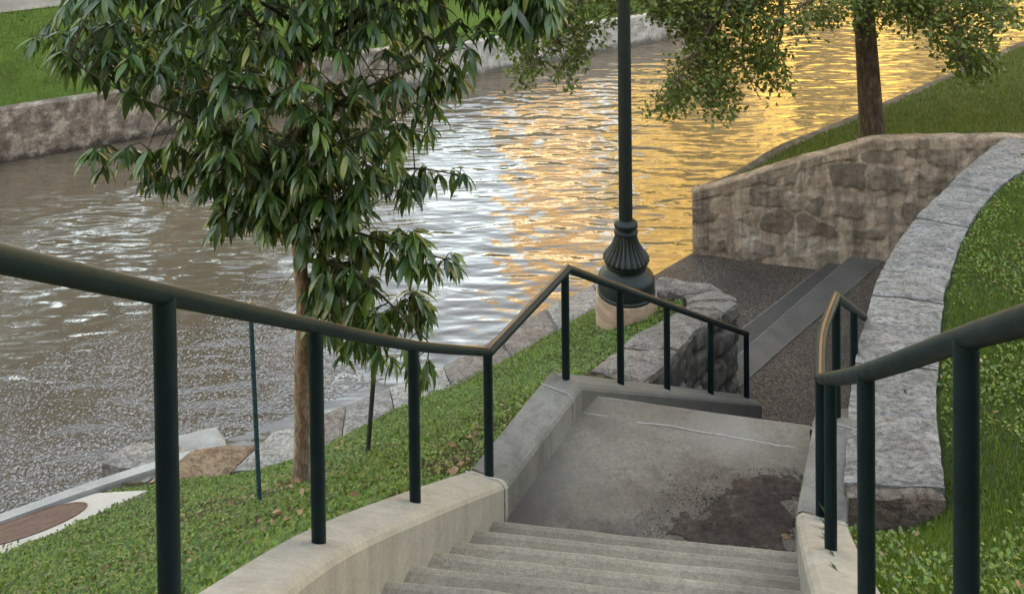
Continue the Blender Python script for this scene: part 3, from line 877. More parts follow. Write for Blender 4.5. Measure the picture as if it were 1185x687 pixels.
# far bank walls
FB = [Vector((-60, -8.4, 1.28)), Vector((-30, 9.1, 1.28)), at_z(0,190,0)+Vector((0,0,1.28)), at_z(150,164,0)+Vector((0,0,1.28)), at_z(470,103,0)+Vector((0,0,1.25))]
f1 = thing('river_wall', 'old dark stained concrete river wall below the lawn across the water', 'wall', (FB[2].x, FB[2].y, 0))
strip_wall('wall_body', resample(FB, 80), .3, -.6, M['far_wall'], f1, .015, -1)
FB2 = [at_z(470,103,0)+Vector((0,0,1.05)), at_z(640,70,0)+Vector((0,0,1.0)), at_z(786,43,0)+Vector((0,0,.95))]
q_ = FB2[-1]
FB2 += [Vector((q_.x+2.2, q_.y+4, .95)), Vector((q_.x+4, q_.y+12, 1.0)), Vector((q_.x+5, q_.y+40, 1.0))]
f2 = thing('river_wall', 'light grey concrete river wall across the water, behind the lamp post', 'wall', (FB2[1].x, FB2[1].y, 0))
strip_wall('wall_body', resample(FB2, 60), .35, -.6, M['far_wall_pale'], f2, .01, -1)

# ------------------------------------------------------------------ stone planter around the lamp
def pz(px, py, z): return at_z(px, py, z)
pin = [pz(684,424,2.30), pz(718,400,2.12), pz(758,374,1.92), pz(785,357,1.82), pz(796,348,1.76), pz(790,341,1.74), pz(772,338,1.72), pz(745,338,1.70), pz(715,338,1.6)]
pout = [pz(742,440,2.28), pz(783,404,2.10), pz(811,374,1.92), pz(838,358,1.82), pz(853,347,1.76), pz(836,335,1.74), pz(803,324,1.72), pz(762,320,1.70), pz(722,322,1.6)]
pa = resample(smooth_line(pin, 4), 48); pb = []
sm_in = smooth_line(pin, 6); sm_out = smooth_line(pout, 6)
pl = thing('stone_planter', 'low curved planter wall of rough pale-topped stone around the lamp post', 'planter', (2.2, 11.3, .4))
b = MB(); nseg = len(sm_in)-1
pc = [0, 6, 12, 18, 24, 30, 36, 42, 48]
for k in range(len(pc)-1):
    i0, i1 = pc[k], pc[k+1]; nu = 12; nv = 8; dz = random.uniform(-.025, .025)
    def pt(u, v):
        s = i0+(i1-i0)*(.008+.984*u); i = min(int(s), nseg-1); w = s-i
        p = sm_in[i].lerp(sm_in[i+1], w).lerp(sm_out[i].lerp(sm_out[i+1], w), v)
        m = min(u*nu, (1-u)*nu, v*nv, (1-v)*nv); p.z += dz-(.035 if m < .5 else 0)+.03*fbm(p, 2.5)
        return p
    V, Fc = rough_grid(pt, nu, nv, .025, 5)
    ring = [i for i in range(nu)]+[nu+j*(nu+1) for j in range(nv)]+[nv*(nu+1)+nu-i for i in range(nu)]+[(nv-j)*(nu+1) for j in range(nv)]
    base = len(V); m = len(ring)
    for r in ring: V.append(Vector((V[r].x, V[r].y, V[r].z-.07)))
    for i in range(m): Fc.append((ring[i], ring[(i+1) % m], base+(i+1) % m, base+i))
    b.add(V, Fc)
b.build('coping', M['planter_top'], pl, True, 50)
V = []; Fc = []; nzz = 60; JO = []; SI = []
rows_ = courses(9, -.2, 2.6, 11, .26, .42, .3, .6)
NP = 210; si_r = resample(sm_in, NP); si_o = [None]*(NP+1); acc = 0
for i in range(NP+1):
    s_ = nseg*i/NP; k = min(int(s_), nseg-1); w = s_-k
    pi_, po_ = sm_in[k].lerp(sm_in[k+1], w), sm_out[k].lerp(sm_out[k+1], w)
    a = pi_.lerp(po_, .06); c = pi_.lerp(po_, .99); dirv = (c-a); dirv.z = 0; dirv.normalize()
    if i: acc += (c-last).xy.length
    last = c
    V.append(Vector((a.x, a.y, .1))); V.append(Vector((a.x, a.y, a.z-.06))); JO += [1, 1]; SI += [.5, .5]
    for j in range(nzz+1):
        z = c.z-.06+(.1-c.z+.06)*j/nzz; p = Vector((c.x, c.y, z)); d_, k_ = course_at(rows_, acc, z, 2.0)
        face = min(1, max(0, (d_-.015)/.045)); JO.append(1-face); SI.append(k_)
        p += dirv*(.03*fbm(p, 2.6)+.012*fbm(p, 8)+.05*face*(.5+.8*k_)-.03); V.append(p)
K = nzz+3
for i in range(NP):
    for j in range(K): Fc.append((i*K+j, i*K+(j+1) % K, (i+1)*K+(j+1) % K, (i+1)*K+j))
Fc.append(tuple(range(K))); Fc.append(tuple(reversed(range(NP*K, NP*K+K))))
o_ = obj('wall_body', V, Fc, M['planter_rubble'], pl, True, 60); set_attr(o_, 'joint', JO); set_attr(o_, 'stone', SI)

# ------------------------------------------------------------------ plaza
A1, A2 = at_z(856,378,.45), at_z(946,315,.45)
B1, B2 = at_z(860,405,.60), at_z(974,305,.60)
L1, L2 = at_z(854,445,.60), at_z(1026,298.5,.60)
dp = (B2-B1); dp.z = 0; dp.normalize(); pn = Vector((dp.y, -dp.x, 0))   # towards the right
def ext(p, a, z): return Vector((p.x+dp.x*a, p.y+dp.y*a, z))
corner1, corner2 = at_z(800,292,.3), at_z(750,322.5,.3)
wl0 = corner2+(corner2-corner1).normalized()*2.2
def slabobj(name, pts, zt, zb, mat, parent):
    n = len(pts)
    return obj(name, [(p.x,p.y,zt) for p in pts]+[(p.x,p.y,zb) for p in pts], [tuple(range(n)), tuple(reversed(range(n,2*n)))]+[(i,(i+1)%n,n+(i+1)%n,n+i) for i in range(n)], mat, parent)
lo = slabobj('plaza_pavement', [wl0, corner2, corner1+Vector((.02,-.02,0)), rtop[0]+nn*-.2, rtop[5]-nn*.2, ext(A2, .2, 0), ext(A1, -1.2, 0)], .30, -.6, M['aggregate'], None); tag(lo, 'dark pebbly pavement reaching the water beyond the planter', 'pavement', kind='structure')
psx = thing('plaza_steps', 'two low dark concrete steps crossing the plaza toward the brown wall', 'steps', tuple(B1))
Ae, Be = ext(A2, .9, 0), ext(B2, .8, 0)
slabobj('step_treads', [ext(A1, -1.4, 0), Ae, ext(Be, .02, 0)+pn*.05, ext(B1, -1.8, 0)+pn*.05], .45, .2, M['tread_dark'], psx)
slabobj('top_band', [ext(B1, -2.0, 0), Be, ext(L2, .5, 0), ext(L1, -1.4, 0)], .60, .2, M['band'], psx)
nm = MB()
for a_, c_, z_ in ((ext(A1, -1.4, 0), Ae, .45), (ext(B1, -2.0, 0), Be, .60)):
    pts_ = [Vector((a_.x, a_.y, z_-.012)).lerp(Vector((c_.x, c_.y, z_-.012)), i/24) for i in range(25)]
    nm.tube([p+pn*(.004+.006*fbm(p, 4)) for p in pts_], .016, 6)
nm.build('worn_nosing', M['curb_grey'], psx)
jm = MB(); ll = [ext(L1, -1.2, .603).lerp(ext(L2, .2, .603), i/30) for i in range(31)]
jm.tube([p+pn*.008*fbm(p, 3) for p in ll], .006, 6); jm.build('joint_line', M['worn'], psx)
up = slabobj('plaza_pavement', [ext(L1, -1.4, 0), ext(L2, .5, 0), Vector((9.5, 14.6, 0)), Vector((7, 9.5, 0)), Vector((3.2, 7.2, 0)), Vector((1.2, 7.8, 0)), Vector((2.0, 9.5, 0))], .592, .1, M['aggregate'], None); tag(up, 'dark pebbly pavement at the foot of the far flight', 'pavement', kind='structure')

# ------------------------------------------------------------------ terrain: left bank
bank_px = [(-420,745,.5),(-120,645,.45),(0,606,.42),(75,578,.40),(140,562,.40),(175,557,.42),(250,549,.45),(300,545,.45),(345,532,.45),(390,507,.45),(450,474,.45),(520,447,.45),(560,427,.45),(640,384,.48),(690,353,.55),(715,335,.75)]
bank = [at_z(*p) for p in bank_px]
def lower(pts, d): return [Vector((p.x, p.y, p.z-d)) for p in pts]
outL = offset_line(up_l+[P3.lerp(P4, .5), P4], HW)
pin_l = lower(pin, .10)
lineL = lower(outL, .10)
TL = Terrain((-16, -1.2, 4.2, 16), .1, [lower(bank, .05), lineL, pin_l, [lineL[-1], pin_l[0]], [Vector((-16, 5.2, .5)), bank[0]]], 3000)
polyL = [(p.x, p.y) for p in offset_line(up_l+[P3.lerp(P4,.5), P4], .02)]+[(P4.x+.15, P4.y+.3)]+[(a.lerp(c, .3).x, a.lerp(c, .3).y) for a, c in zip(sm_in, sm_out)]+[(p.x, p.y) for p in reversed(offset_line(bank, .03))]+[(-16, -1.2)]
gl = TL.mesh('grass_bank', polyL, M['soil']); tag(gl, 'sloping planted bank between the steps and the river', 'ground', kind='structure')
# gap between planter and far flight
gp = [low(.02)+Vector((-.1,.05,0)), low(.5), low(1.0), sm_out[10], sm_out[0], sm_in[0]]
V = []; Fc = []
tops = [low(a/10) for a in range(11)]
for i, p in enumerate(tops):
    q = sm_out[min(i*2, 20)].lerp(sm_in[min(i*2, 20)], .3); V += [(p.x, p.y, max(.3, p.z-.95)), (q.x, q.y, max(.3, min(p.z-.9, q.z-1.0)))]
Fc = [(2*i, 2*i+2, 2*i+3, 2*i+1) for i in range(10)]
tag(obj('soil_strip', V, Fc, M['soil'], None), 'strip of soil hidden between the planter and the far flight', 'ground', kind='structure')

# ground cover leaves (one mass)
grassL = [(p.x, p.y) for p in offset_line(up_l+[P3.lerp(P4,.5), P4], HW+.015)]+[(pin[0].x-.1, pin[0].y-.15)]+[(p.x, p.y) for p in offset_line(sm_in, .06)]+[(p.x, p.y) for p in reversed(offset_line(bank, -.05))]+[(-12, 0)]
PADC = TL.hit(33, 611); PADN = TL.normal(PADC.x, PADC.y, .4)
pad = [at_plane(px, py, PADC, PADN) for px, py in ((171,570.5), (62,576), (-115,668), (-60,690), (0,646), (78,614.5))]
TREE = TL.hit(348, 560)
bare = [(TREE.x, TREE.y, .6), (TL.hit(250,590).x, TL.hit(250,590).y, .7), (TL.hit(395,520).x, TL.hit(395,520).y, .6), (TL.hit(520,535).x, TL.hit(520,535).y, .5), (TL.hit(320,600).x, TL.hit(320,600).y, .55)]
def vnoise(x, y, sc, o=0):
    return np.array([mnoise.noise(Vector((a*sc+o, b_*sc, .3))) for a, b_ in zip(x, y)])
def dens_left(x, y):
    d = np.clip(1.25-(y-3)*.06, .45, 1.0)
    for bx, by, r in bare: d = d*(1-.86*np.exp(-((x-bx)**2+(y-by)**2)/(r*r)))
    k = inpoly(x, y, [((PADC+(p-PADC)*1.05).x, (PADC+(p-PADC)*1.05).y) for p in pad]); d[k] = 0
    d *= np.clip(.85+.8*vnoise(x, y, .9)+.5*vnoise(x, y, 3.1, 4), .12, 1)
    return d
def leaf_field(name, pts, size, mat, tilt=.75, tv=OVAL_V, tf=OVAL_F, lift=.03, parent=None):
    n = len(pts)
    az = rng.uniform(0, 2*np.pi, n); el = rng.normal(.35, .35, n)
    f = np.stack([np.cos(az)*np.cos(el), np.sin(az)*np.cos(el), np.sin(el)], 1)
    up = np.tile([0, 0, 1.0], (n, 1))+rng.normal(0, tilt*.5, (n, 3))
    sc = rng.uniform(size[0], size[1], n)
    p = pts.copy(); p[:, 2] += rng.uniform(0, lift, n)
    return scatter(name, tv, tf, p, frames(f, up, sc), mat, parent)
def blade_field(name, pts, size, mat, lean=.55, wid=.14):
    n = len(pts)
    az = rng.uniform(0, 2*np.pi, n); l = np.abs(rng.normal(0, lean, n))
    f = np.stack([np.cos(az)*np.sin(l), np.sin(az)*np.sin(l), np.cos(l)], 1)
    up = np.stack([-np.sin(az), np.cos(az), np.zeros(n)], 1); up = np.cross(f, up)+rng.normal(0, .2, (n, 3))
    sc = rng.uniform(size[0], size[1], n)
    return scatter(name, BLADE_V, BLADE_F, pts, frames(f, up, sc, sc*wid*7), mat)
pts = TL.sample(grassL, 5200, dens_left)
hmap = .09*np.clip(vnoise(pts[:, 0], pts[:, 1], 3.0, 5)+.25, 0, 1)
pts[:, 2] += hmap*rng.random(len(pts))
gc = leaf_field('ground_cover', pts, (.018, .042), M['cover_leaf'], lift=.035)
tag(gc, 'low leafy ground cover spreading over the river bank', 'ground cover', kind='stuff')

# ------------------------------------------------------------------ terrain: right lawn
outR = offset_line(up_r, -(HW+.01))
wrl = [Vector((p.x, p.y, p.z)) for p in ra]
rl1 = lower(outR, .09); rl2 = lower(wrl[8:], .06)
endp = Vector((wrl[0].x, wrl[0].y-.05, wrl[0].z-.14)); endq = Vector((la[0].x+.25, la[0].y-.12, la[0].z-.36))
TRR = Terrain((.9, -1.2, 15, 15), .1, [rl1, [rl1[-1], Vector((D.x+.3, D.y+.1, CT-.22))], [Vector((D.x+.3, D.y+.1, CT-.22)), endq, endp, rl2[0]], rl2,
     [Vector((15, -1, 7.4)), Vector((15, 5, 5.1)), Vector((15, 14.5, 4.0))]], 3000)
polyR = [(p.x, p.y) for p in offset_line(up_r, -.02)]+[(D.x+.12, D.y+.02), (la[0].x+.2, la[0].y-.02), (la[2].x+.2, la[2].y)]+[(la[i].lerp(ra[i], .7).x, la[i].lerp(ra[i], .7).y) for i in range(4, len(ra))]+[(15, 14.4), (15, -1.2)]
gr = TRR.mesh('grass_slope', polyR, M['soil_right']); tag(gr, 'grassy slope rising right of the steps', 'ground', kind='structure')
grassR = [(p.x, p.y) for p in offset_line(up_r, -(HW+.025))]+[(D.x+.28, D.y+.05), (endq.x, endq.y-.05), (endp.x, endp.y)]+[(p.x, p.y) for p in offset_line(wrl, -.03)[1:]]+[(15, 14.4), (15, 0)]
def dens_right(x, y): return np.clip(1.2-(y-3)*.07, .4, 1)*np.clip(.9+.6*vnoise(x, y, .8, 3), .4, 1)
pts = TRR.sample(grassR, 7000, dens_right)
tag(blade_field('lawn_grass', pts, (.028, .062), M['blade']), 'short green lawn grass on the slope right of the steps', 'grass', kind='stuff')
pts2 = TRR.sample(grassR, 1500, lambda x, y: np.clip(.35+1.2*vnoise(x, y, 1.3, 9), 0, 1))
tag(leaf_field('lawn_clover', pts2, (.02, .045), M['cover_leaf'], lift=.05), 'broad-leaved weeds mixed into the right lawn', 'weeds', kind='stuff')

# ------------------------------------------------------------------ terrain: bank behind the rear wall
rback = [Vector((p.x, p.y, p.z-.05))-nn*.22 for p in rtop]
rin = lower(offset_line(rvl, -.22), .0)
TB = Terrain((2, 12, 40, 46), .2, [rback, rin, [Vector((rback[-1].x, rback[-1].y, 2.85)), Vector((15, 13.5, 3.6)), Vector((40, 13.5, 5.0))], [Vector((40, 14, 5.2)), Vector((40, 40, 3.0))]], 2500)
polyB = [(p.x, p.y) for p in rback]+[(12, 13.4), (40, 13), (40, 43)]+[(p.x, p.y) for p in reversed(offset_line(rvl, -.2))]
gb = TB.mesh('grass_bank', polyB, M['lawn_mid']); tag(gb, 'grassy river bank behind the brown wall', 'ground', kind='structure')
polyBv = [(p.x, p.y) for p in rback]+[(12, 13.6), (17, 14), (22, 34)]+[(p.x, p.y) for p in reversed(offset_line(rvl, -.22))]
pts = TB.sample(polyBv, 900)
tag(blade_field('bank_grass', pts, (.05, .11), M['blade_mid'], .6, .2), 'grass on the bank around the shade tree', 'grass', kind='stuff')

# ------------------------------------------------------------------ far bank lawn and walkway
def sheet(name, rows, mat, label):
    V = []; Fc = []; n = len(rows[0])
    for r in rows: V += r
    for j in range(len(rows)-1):
        for i in range(n-1): Fc.append((j*n+i, j*n+i+1, (j+1)*n+i+1, (j+1)*n+i))
    o = obj(name, V, Fc, mat, None, True, 80); tag(o, label, 'ground', kind='structure'); return o
fl_line = resample(FB[:-1]+FB2, 60)
back = Vector((-.5, .86, 0))
def shifted(d, z): return [Vector((p.x+back.x*d, p.y+back.y*d, z)) for p in fl_line]
r0_ = [Vector((p.x+back.x*.2, p.y+back.y*.2, p.z-.05)) for p in fl_line]
sheet('far_lawn', [r0_, shifted(1.2, 1.75), shifted(2.4, 2.35), shifted(3.55, 2.85)], M['lawn_far'], 'green lawn sloping up from the far river wall')
sheet('far_walkway', [shifted(3.5, 2.86), shifted(5.8, 2.9)], M['curb_grey'], 'pale walkway along the top of the far lawn')
sheet('far_ground', [shifted(5.75, 2.85), shifted(20, 3.0), shifted(400, 3.0)], M['lawn_mid'], 'ground beyond the far walkway')
# grass tufts on the far lawn that the picture shows
n = 42000
u = rng.uniform(-22, -7, n); v = rng.uniform(.25, 3.5, n)
fx = u; fy = FB[2].y+(u-FB[2].x)*.58
X = fx+back.x*v; Y = fy+back.y*v; Z = np.interp(v, [.2, 1.2, 2.4, 3.55], [1.22, 1.75, 2.35, 2.85])
tag(blade_field('far_grass', np.stack([X, Y, Z], 1), (.06, .13), M['blade_far'], .6, .2), 'bright grass of the lawn across the river', 'grass', kind='stuff')

# ------------------------------------------------------------------ water
V = []; Fc = []
nx, ny = 40, 40
w = obj('river_water', [(-300,-60,0),(300,-60,0),(300,400,0),(-300,400,0)], [(0,1,2,3)], M['water']); tag(w, 'brown rippled river reflecting golden walls and sky', 'river', kind='structure')
# floating flecks near the bank
bl = bank[1:14]
n = 150000
x = rng.uniform(-9, 1.0, n); y = rng.uniform(8.5, 19, n)
d = (y-(13.55+.6*x))*.857                          # distance out from the bank edge
pxf = CX+F*x/y; pyf = -236+8400/y
k = (d > .05) & (pxf > -60) & (pxf < 600)
cl = np.zeros(n); cl[k] = np.array([mnoise.noise(Vector((a*.8, b_*.8, 2))) for a, b_ in zip(x[k], y[k])])
prob = np.clip(1.1-d/3.6+.7*cl, 0, 1)*np.clip((450-pxf)/120, 0.0, 1)
k &= rng.random(n) < prob
x, y = x[k], y[k]; m_ = len(x)
az = rng.uniform(0, 6.28, m_); f = np.stack([np.cos(az), np.sin(az), np.zeros(m_)], 1); sc = rng.uniform(.018, .042, m_)
FL_V = [(-.3,0,.004),(.3,.05,.004),(.35,.6,.004),(0,1,.004),(-.32,.55,.004)]
fk = scatter('floating_flecks', FL_V, [(0,1,2,3,4)], np.stack([x, y, np.full(m_, .006)], 1), frames(f, np.tile([0,0,1.0], (m_,1)), sc), M['fleck'])
tag(fk, 'pale flecks floating on the water near the bank', 'debris', kind='stuff')

# ------------------------------------------------------------------ bank edging stones
def edge_stone(px4, z, mat, label, amp=.016, bot=-.3, nu=14, nv=8):
    q = [at_z(a, b_, z) for a, b_ in px4]
    mb = MB(); rough_block(mb, q, z, bot, nu, nv, amp, 3.2, .02)
    c = (q[0]+q[2])*.5
    o = mb.build('edging_stone', mat, None, True, 50); tag(o, label, 'stone', 'stones edging the river bank')
    return o
edge_stone([(268,544),(345,536),(348,492),(318,497)], .46, M['slab_white'], 'smooth white edging slab just left of the young tree trunk')
edge_stone([(172,556),(262,549),(300,512),(225,516)], .44, M['slab_brown'], 'rough orange-brown edging stone behind the first handrail post')
edge_stone([(150,540),(168,556),(232,524),(205,512)], .36, M['slab_grey'], 'flat pale stone between kerb end and brown stone', .02)
edge_stone([(118,532),(150,540),(200,513),(160,508)], .20, M['slab_grey'], 'low grey broken rock sitting in shallow water near the kerb', .03)
edge_stone([(345,534),(395,505),(400,467),(349,490)], .46, M['rubble'], 'sandy mottled edging stone right behind the young tree trunk')
edge_stone([(396,504),(456,472),(450,447),(401,466)], .46, M['slab_grey'], 'grey edging stone showing between second and third handrail posts')
edge_stone([(457,471),(524,447),(512,423),(451,446)], .46, M['slab_white'], 'pale edging slab beneath the lowest leaves of the young tree')
edge_stone([(525,446),(592,411),(576,388),(513,422)], .47, M['rubble'], 'pebbly edging slab behind the handrail bend')
edge_stone([(593,410),(646,380),(632,356),(577,387)], .50, M['rubble'], 'speckled edging slab left of the post at the landing corner')
edge_stone([(647,379),(696,350),(686,328),(633,355)], .55, M['slab_grey'], 'weathered edging slab beside the lamp post foot')
edge_stone([(697,349),(735,330),(725,310),(687,327)], .58, M['rubble'], 'edging slab half hidden behind the lamp post')
# thin kerb at the left
kl = [at_z(a, b_, .42) for a, b_ in ((-420,745),(-120,645),(0,604),(70,578),(130,558),(200,536),(262,517))]
kb = thing('kerb', 'thin grey concrete kerb along the water beside the manhole pad', 'kerb', tuple(kl[3]))
strip_wall('kerb_body', resample(kl, 30), .13, -.4, M['kerb'], kb, .008, -1)
sb = MB(); q = [at_z(a, b_, .06) for a, b_ in ((208,524),(262,512),(250,492),(206,502))]
rough_block(sb, q, .06, -.4, 12, 8, .012, 3, .02)
tag(sb.build('concrete_ledge', M['kerb'], None, True, 50), 'flat grey concrete ledge barely above water past the kerb end', 'ledge')

# ------------------------------------------------------------------ manhole pad
mp = thing('manhole', 'rusty round manhole cover set in a pale concrete pad by the kerb', 'manhole', tuple(PADC))
n = len(pad); up3 = PADN*.03
obj('concrete_pad', [p+up3 for p in pad]+[p-PADN*.2 for p in pad], [tuple(range(n)), tuple(reversed(range(n, 2*n)))]+[(i, (i+1) % n, n+(i+1) % n, n+i) for i in range(n)], M['pad'], mp)
rimp = at_plane(102, 590, PADC, PADN); rad = (rimp-PADC).length*.98
print('manhole radius', rad, PADC, PADN)
rad = min(rad, .75)
uu = PADN.cross(Vector((0,1,0))).normalized(); vv = PADN.cross(uu)
b = MB(); prof = [(.0001,.036),(rad*.55,.037),(rad*.57,.041),(rad*.60,.041),(rad*.62,.037),(rad*.93,.038),(rad*.945,.033),(rad*.955,.033),(rad*.965,.04),(rad,.04),(rad,-.05)]
k0 = 0; NN = 64
for r, z in prof:
    for j in range(NN):
        a = 2*math.pi*j/NN; b.v.append(PADC+uu*r*math.cos(a)+vv*r*math.sin(a)+PADN*z)
for i in range(len(prof)-1):
    for j in range(NN): b.f.append((i*NN+j, i*NN+(j+1) % NN, (i+1)*NN+(j+1) % NN, (i+1)*NN+j))
b.build('cover', M['rust'], mp, True, 30)

# ------------------------------------------------------------------ lamp post
LB = at_z(725, 358, 1.62)
lamp = thing('lamp_post', 'tall dark green street lamp with fluted bell base on a round concrete plinth', 'lamp post', (LB.x, LB.y, 1.3))
b = MB(); b.lathe((LB.x, LB.y, 0), [(.405,.6),(.41,1.60),(.405,1.83),(.385,1.86),(.2,1.862)], 48); b.build('plinth', M['plinth'], lamp, True)
z0 = 1.86
b = MB()
prof = [(.37,0),(.385,.01),(.385,.03),(.372,.045),(.372,.20),(.362,.23),(.33,.27),(.285,.305),(.262,.325),(.255,.345),(.255,.365),(.27,.38),(.282,.40),(.278,.42)]
b.lathe((LB.x, LB.y, z0), prof, 48)
b.build('drum_base', M['lamp'], lamp, True, 35)
b = MB()
prof = [(.285,.42),(.300,.445),(.300,.47),(.268,.51),(.228,.56),(.19,.62),(.162,.68),(.145,.74),(.138,.79)]
b.lathe((LB.x, LB.y, z0), prof, 96, [0,.05,.08,.11,.12,.12,.11,.09,.04]); b.build('fluted_bell', M['lamp'], lamp, True, 35)
b = MB()
prof = [(.135,.79),(.158,.80),(.16,.825),(.135,.84),(.13,.86),(.15,.875),(.157,.89),(.155,.93),(.125,.95),(.10,.96),(.09,.97)]
b.lathe((LB.x, LB.y, z0), prof, 48); b.build('collar', M['lamp'], lamp, True, 35)
b = MB(); b.lathe((LB.x, LB.y, z0), [(.088,.96),(.086,2.5),(.078,4.6)], 96, [.07,.07,.07]); b.build('pole', M['lamp'], lamp, True, 25)
b = MB(); b.lathe((LB.x, LB.y, z0+4.6), [(.08,0),(.12,.03),(.12,.08),(.07,.12),(.16,.2),(.17,.24)], 32); b.build('lantern_holder', M['lamp'], lamp, True, 35)
b = MB(); b.lathe((LB.x, LB.y, z0+4.84), [(.15,0),(.2,.12),(.21,.28),(.17,.45),(.08,.55),(.02,.6)], 32); b.build('globe', M['opal'], lamp, True, 60)

# ------------------------------------------------------------------ stakes and guy wire
def stake(base, top, label, mat, tip, w=.030):
    s = thing('tree_stake', label, 'stake', tuple(base), 'stakes steadying the young tree')
    mb = MB(); a = Vector(base)-Vector((0,0,.15)); c = Vector(top); d = (c-a)
    mb.tube([a, c], w*.62, 4); 
    mb.tube([a+Vector((.014,-.012,0)), c+Vector((.014,-.012,0))], w*.4, 4)
    if tip:
        for i in range(14):
            p = a.lerp(c, .12+.8*i/13); mb.box((p.x-.006, p.y-.028, p.z-.012), (p.x+.012, p.y-.012, p.z+.012))
    mb.build('shaft', mat, s)
    if tip:
        mb = MB(); mb.tube([c-Vector((0,0,.005))-d.normalized()*.0, c+d.normalized()*.14], w*.8, 4); mb.build('tip', M['stake_tip'], s)
    return s
sb0 = TL.hit(301, 586); st = at_y(290, 368, sb0.y)
stake(sb0, st, 'slim blue-green notched metal stake left of the young tree', M['stake'], True)
sc0 = TL.hit(423, 530); sc1 = at_y(431, 440, sc0.y+.02)
stake(sc0, sc1.lerp(sc0, -.6), 'dark metal stake under the leaves right of the young tree', M['stake_dark'], False)

# ------------------------------------------------------------------ trees
def interp_pts(pts, t):
    n = len(pts)-1; s = t*n; i = min(int(s), n-1); return pts[i].lerp(pts[i+1], s-i)
# --- young tree
ty = TREE.y
tr = thing('young_tree', 'young tree with long drooping glossy leaves on the bank behind the left handrail', 'tree', tuple(TREE))
trunk = [TREE-Vector((0,0,.2)), at_y(348,556,ty), at_y(350,500,ty), at_y(349,430,ty), at_y(351,360,ty), at_y(347,300,ty), at_y(344,250,ty), at_y(343,200,ty+.03), at_y(338,130,ty+.05), at_y(345,60,ty), at_y(352,-30,ty), at_y(356,-140,ty), at_y(352,-260,ty)]
tk = MB()
sm = smooth_line(trunk, 4)
pxw = ty/1000
rr = []
for i, p in enumerate(sm):
    t_ = i/(len(sm)-1); base_r = 10.5*pxw*(1-.62*t_)
    if t_ < .1: base_r *= 1+.35*(1-t_/.1)
    rr.append(base_r*(1+.08*fbm(p, 5)))
tk.tube(sm, rr, 12)
# limbs given by pixel-and-depth way-points
limbs_px = [
 [(345,215,0),(300,175,-.25),(230,140,-.5),(150,110,-.7),(80,70,-.8)],
 [(343,190,0),(290,130,.3),(220,70,.5),(140,30,.6),(70,10,.5)],
 [(341,160,0),(390,120,-.4),(450,90,-.6),(520,60,-.7)],
 [(340,150,0),(400,150,.4),(470,150,.6),(510,160,.6)],
 [(343,90,0),(300,30,-.5),(250,-30,-.8),(200,-80,-.9)],
 [(345,70,0),(420,20,-.3),(500,-20,-.5),(600,-30,-.5),(640,-10,-.4)],
 [(348,20,0),(400,-60,.5),(480,-110,.6)],
 [(346,40,0),(280,-40,.5),(180,-90,.7)],
 [(347,270,0),(390,265,-.2),(450,280,-.35),(515,300,-.4)],
 [(349,300,0),(400,310,-.5),(450,350,-.6),(500,400,-.65)],
 [(345,235,0),(300,235,-.3),(260,245,-.45)],
 [(345,225,0),(410,205,.1),(480,195,.15),(540,205,.2)],
 [(344,200,0),(260,180,.2),(180,180,.3),(110,185,.35)],
 [(350,320,0),(385,340,.3),(420,375,.4)], [(343,175,0),(290,190,-.6),(240,200,-.8)], [(343,185,0),(380,170,-.7),(430,150,-.9),(480,120,-.8)], [(343,120,0),(260,100,-.8),(190,120,-.9)], [(343,110,0),(260,60,.8),(170,90,.9)], [(346,30,0),(290,0,-.8),(230,20,-.9)], [(346,60,0),(400,50,.8),(470,30,.9)], [(349,0,0),(420,-30,-.8),(490,10,-.9)], [(348,250,0),(380,240,-.4),(420,245,-.5)], [(352,-40,0),(250,-60,.3),(130,-30,.4)], [(352,-20,0),(450,-60,.2),(560,-80,.2)], [(345,150,0),(330,170,-.9),(300,150,-1.0)], [(345,160,0),(360,190,-.9),(375,180,-1.0)],
 [(350,-60,0),(330,-150,-.4),(300,-220,-.5)],[(353,-80,0),(400,-180,.4),(430,-230,.4)],
]
limb_pts = []; tw = MB()
for L in limbs_px:
    pts = smooth_line([at_y(a, b_, ty+d) for a, b_, d in L], 5)
    rads = [max(.006, .024*(1-i/len(pts))) for i in range(len(pts))]
    tw.tube(pts, rads, 6)
    limb_pts += pts[2:]
LP = np.array([tuple(p) for p in limb_pts])
main = [(40,35),(70,5),(110,-60),(300,-140),(560,-120),(640,-60),(640,25),(600,40),(565,35),(540,80),(515,110),(500,150),(470,165),(430,175),(395,200),(380,225),(330,232),(285,220),(245,185),(200,140),(150,110),(110,95),(60,60)]
lobes = [([(98,168),(205,168),(225,190),(200,215),(150,215),(110,188)], 26), ([(215,165),(330,190),(345,240),(300,270),(250,262),(225,225)], 42),
         ([(385,195),(450,180),(520,190),(550,205),(540,222),(450,222),(395,215)], 30), ([(365,262),(430,255),(500,268),(535,285),(530,310),(470,320),(400,320),(360,300)], 58),
         ([(365,320),(470,318),(500,340),(505,400),(520,430),(480,440),(430,405),(380,385)], 60), ([(560,-40),(645,-40),(645,25),(590,35)], 110), ([(365,300),(345,360),(400,420),(440,400),(420,330)], 34), ([(240,150),(440,150),(430,245),(335,262),(250,245)], 110), ([(325,215),(420,215),(430,290),(350,285)], 26), ([(20,45),(110,20),(150,90),(80,95)], 22), ([(500,85),(535,90),(520,140),(495,150)], 10)]
def pick(poly, n):
    xs = [p[0] for p in poly]; ys = [p[1] for p in poly]; out = []
    while len(out) < n:
        a, b_ = random.uniform(min(xs), max(xs)), random.uniform(min(ys), max(ys))
        if inpoly(np.array([a]), np.array([b_]), poly)[0]: out.append((a, b_))
    return out
whorls = []
for a, b_ in pick(main, 900):
    rel = 1-abs(a-340)/420
    whorls.append(at_y(a, b_, ty+random.uniform(-1.1, 1.1)*max(.35, rel)))
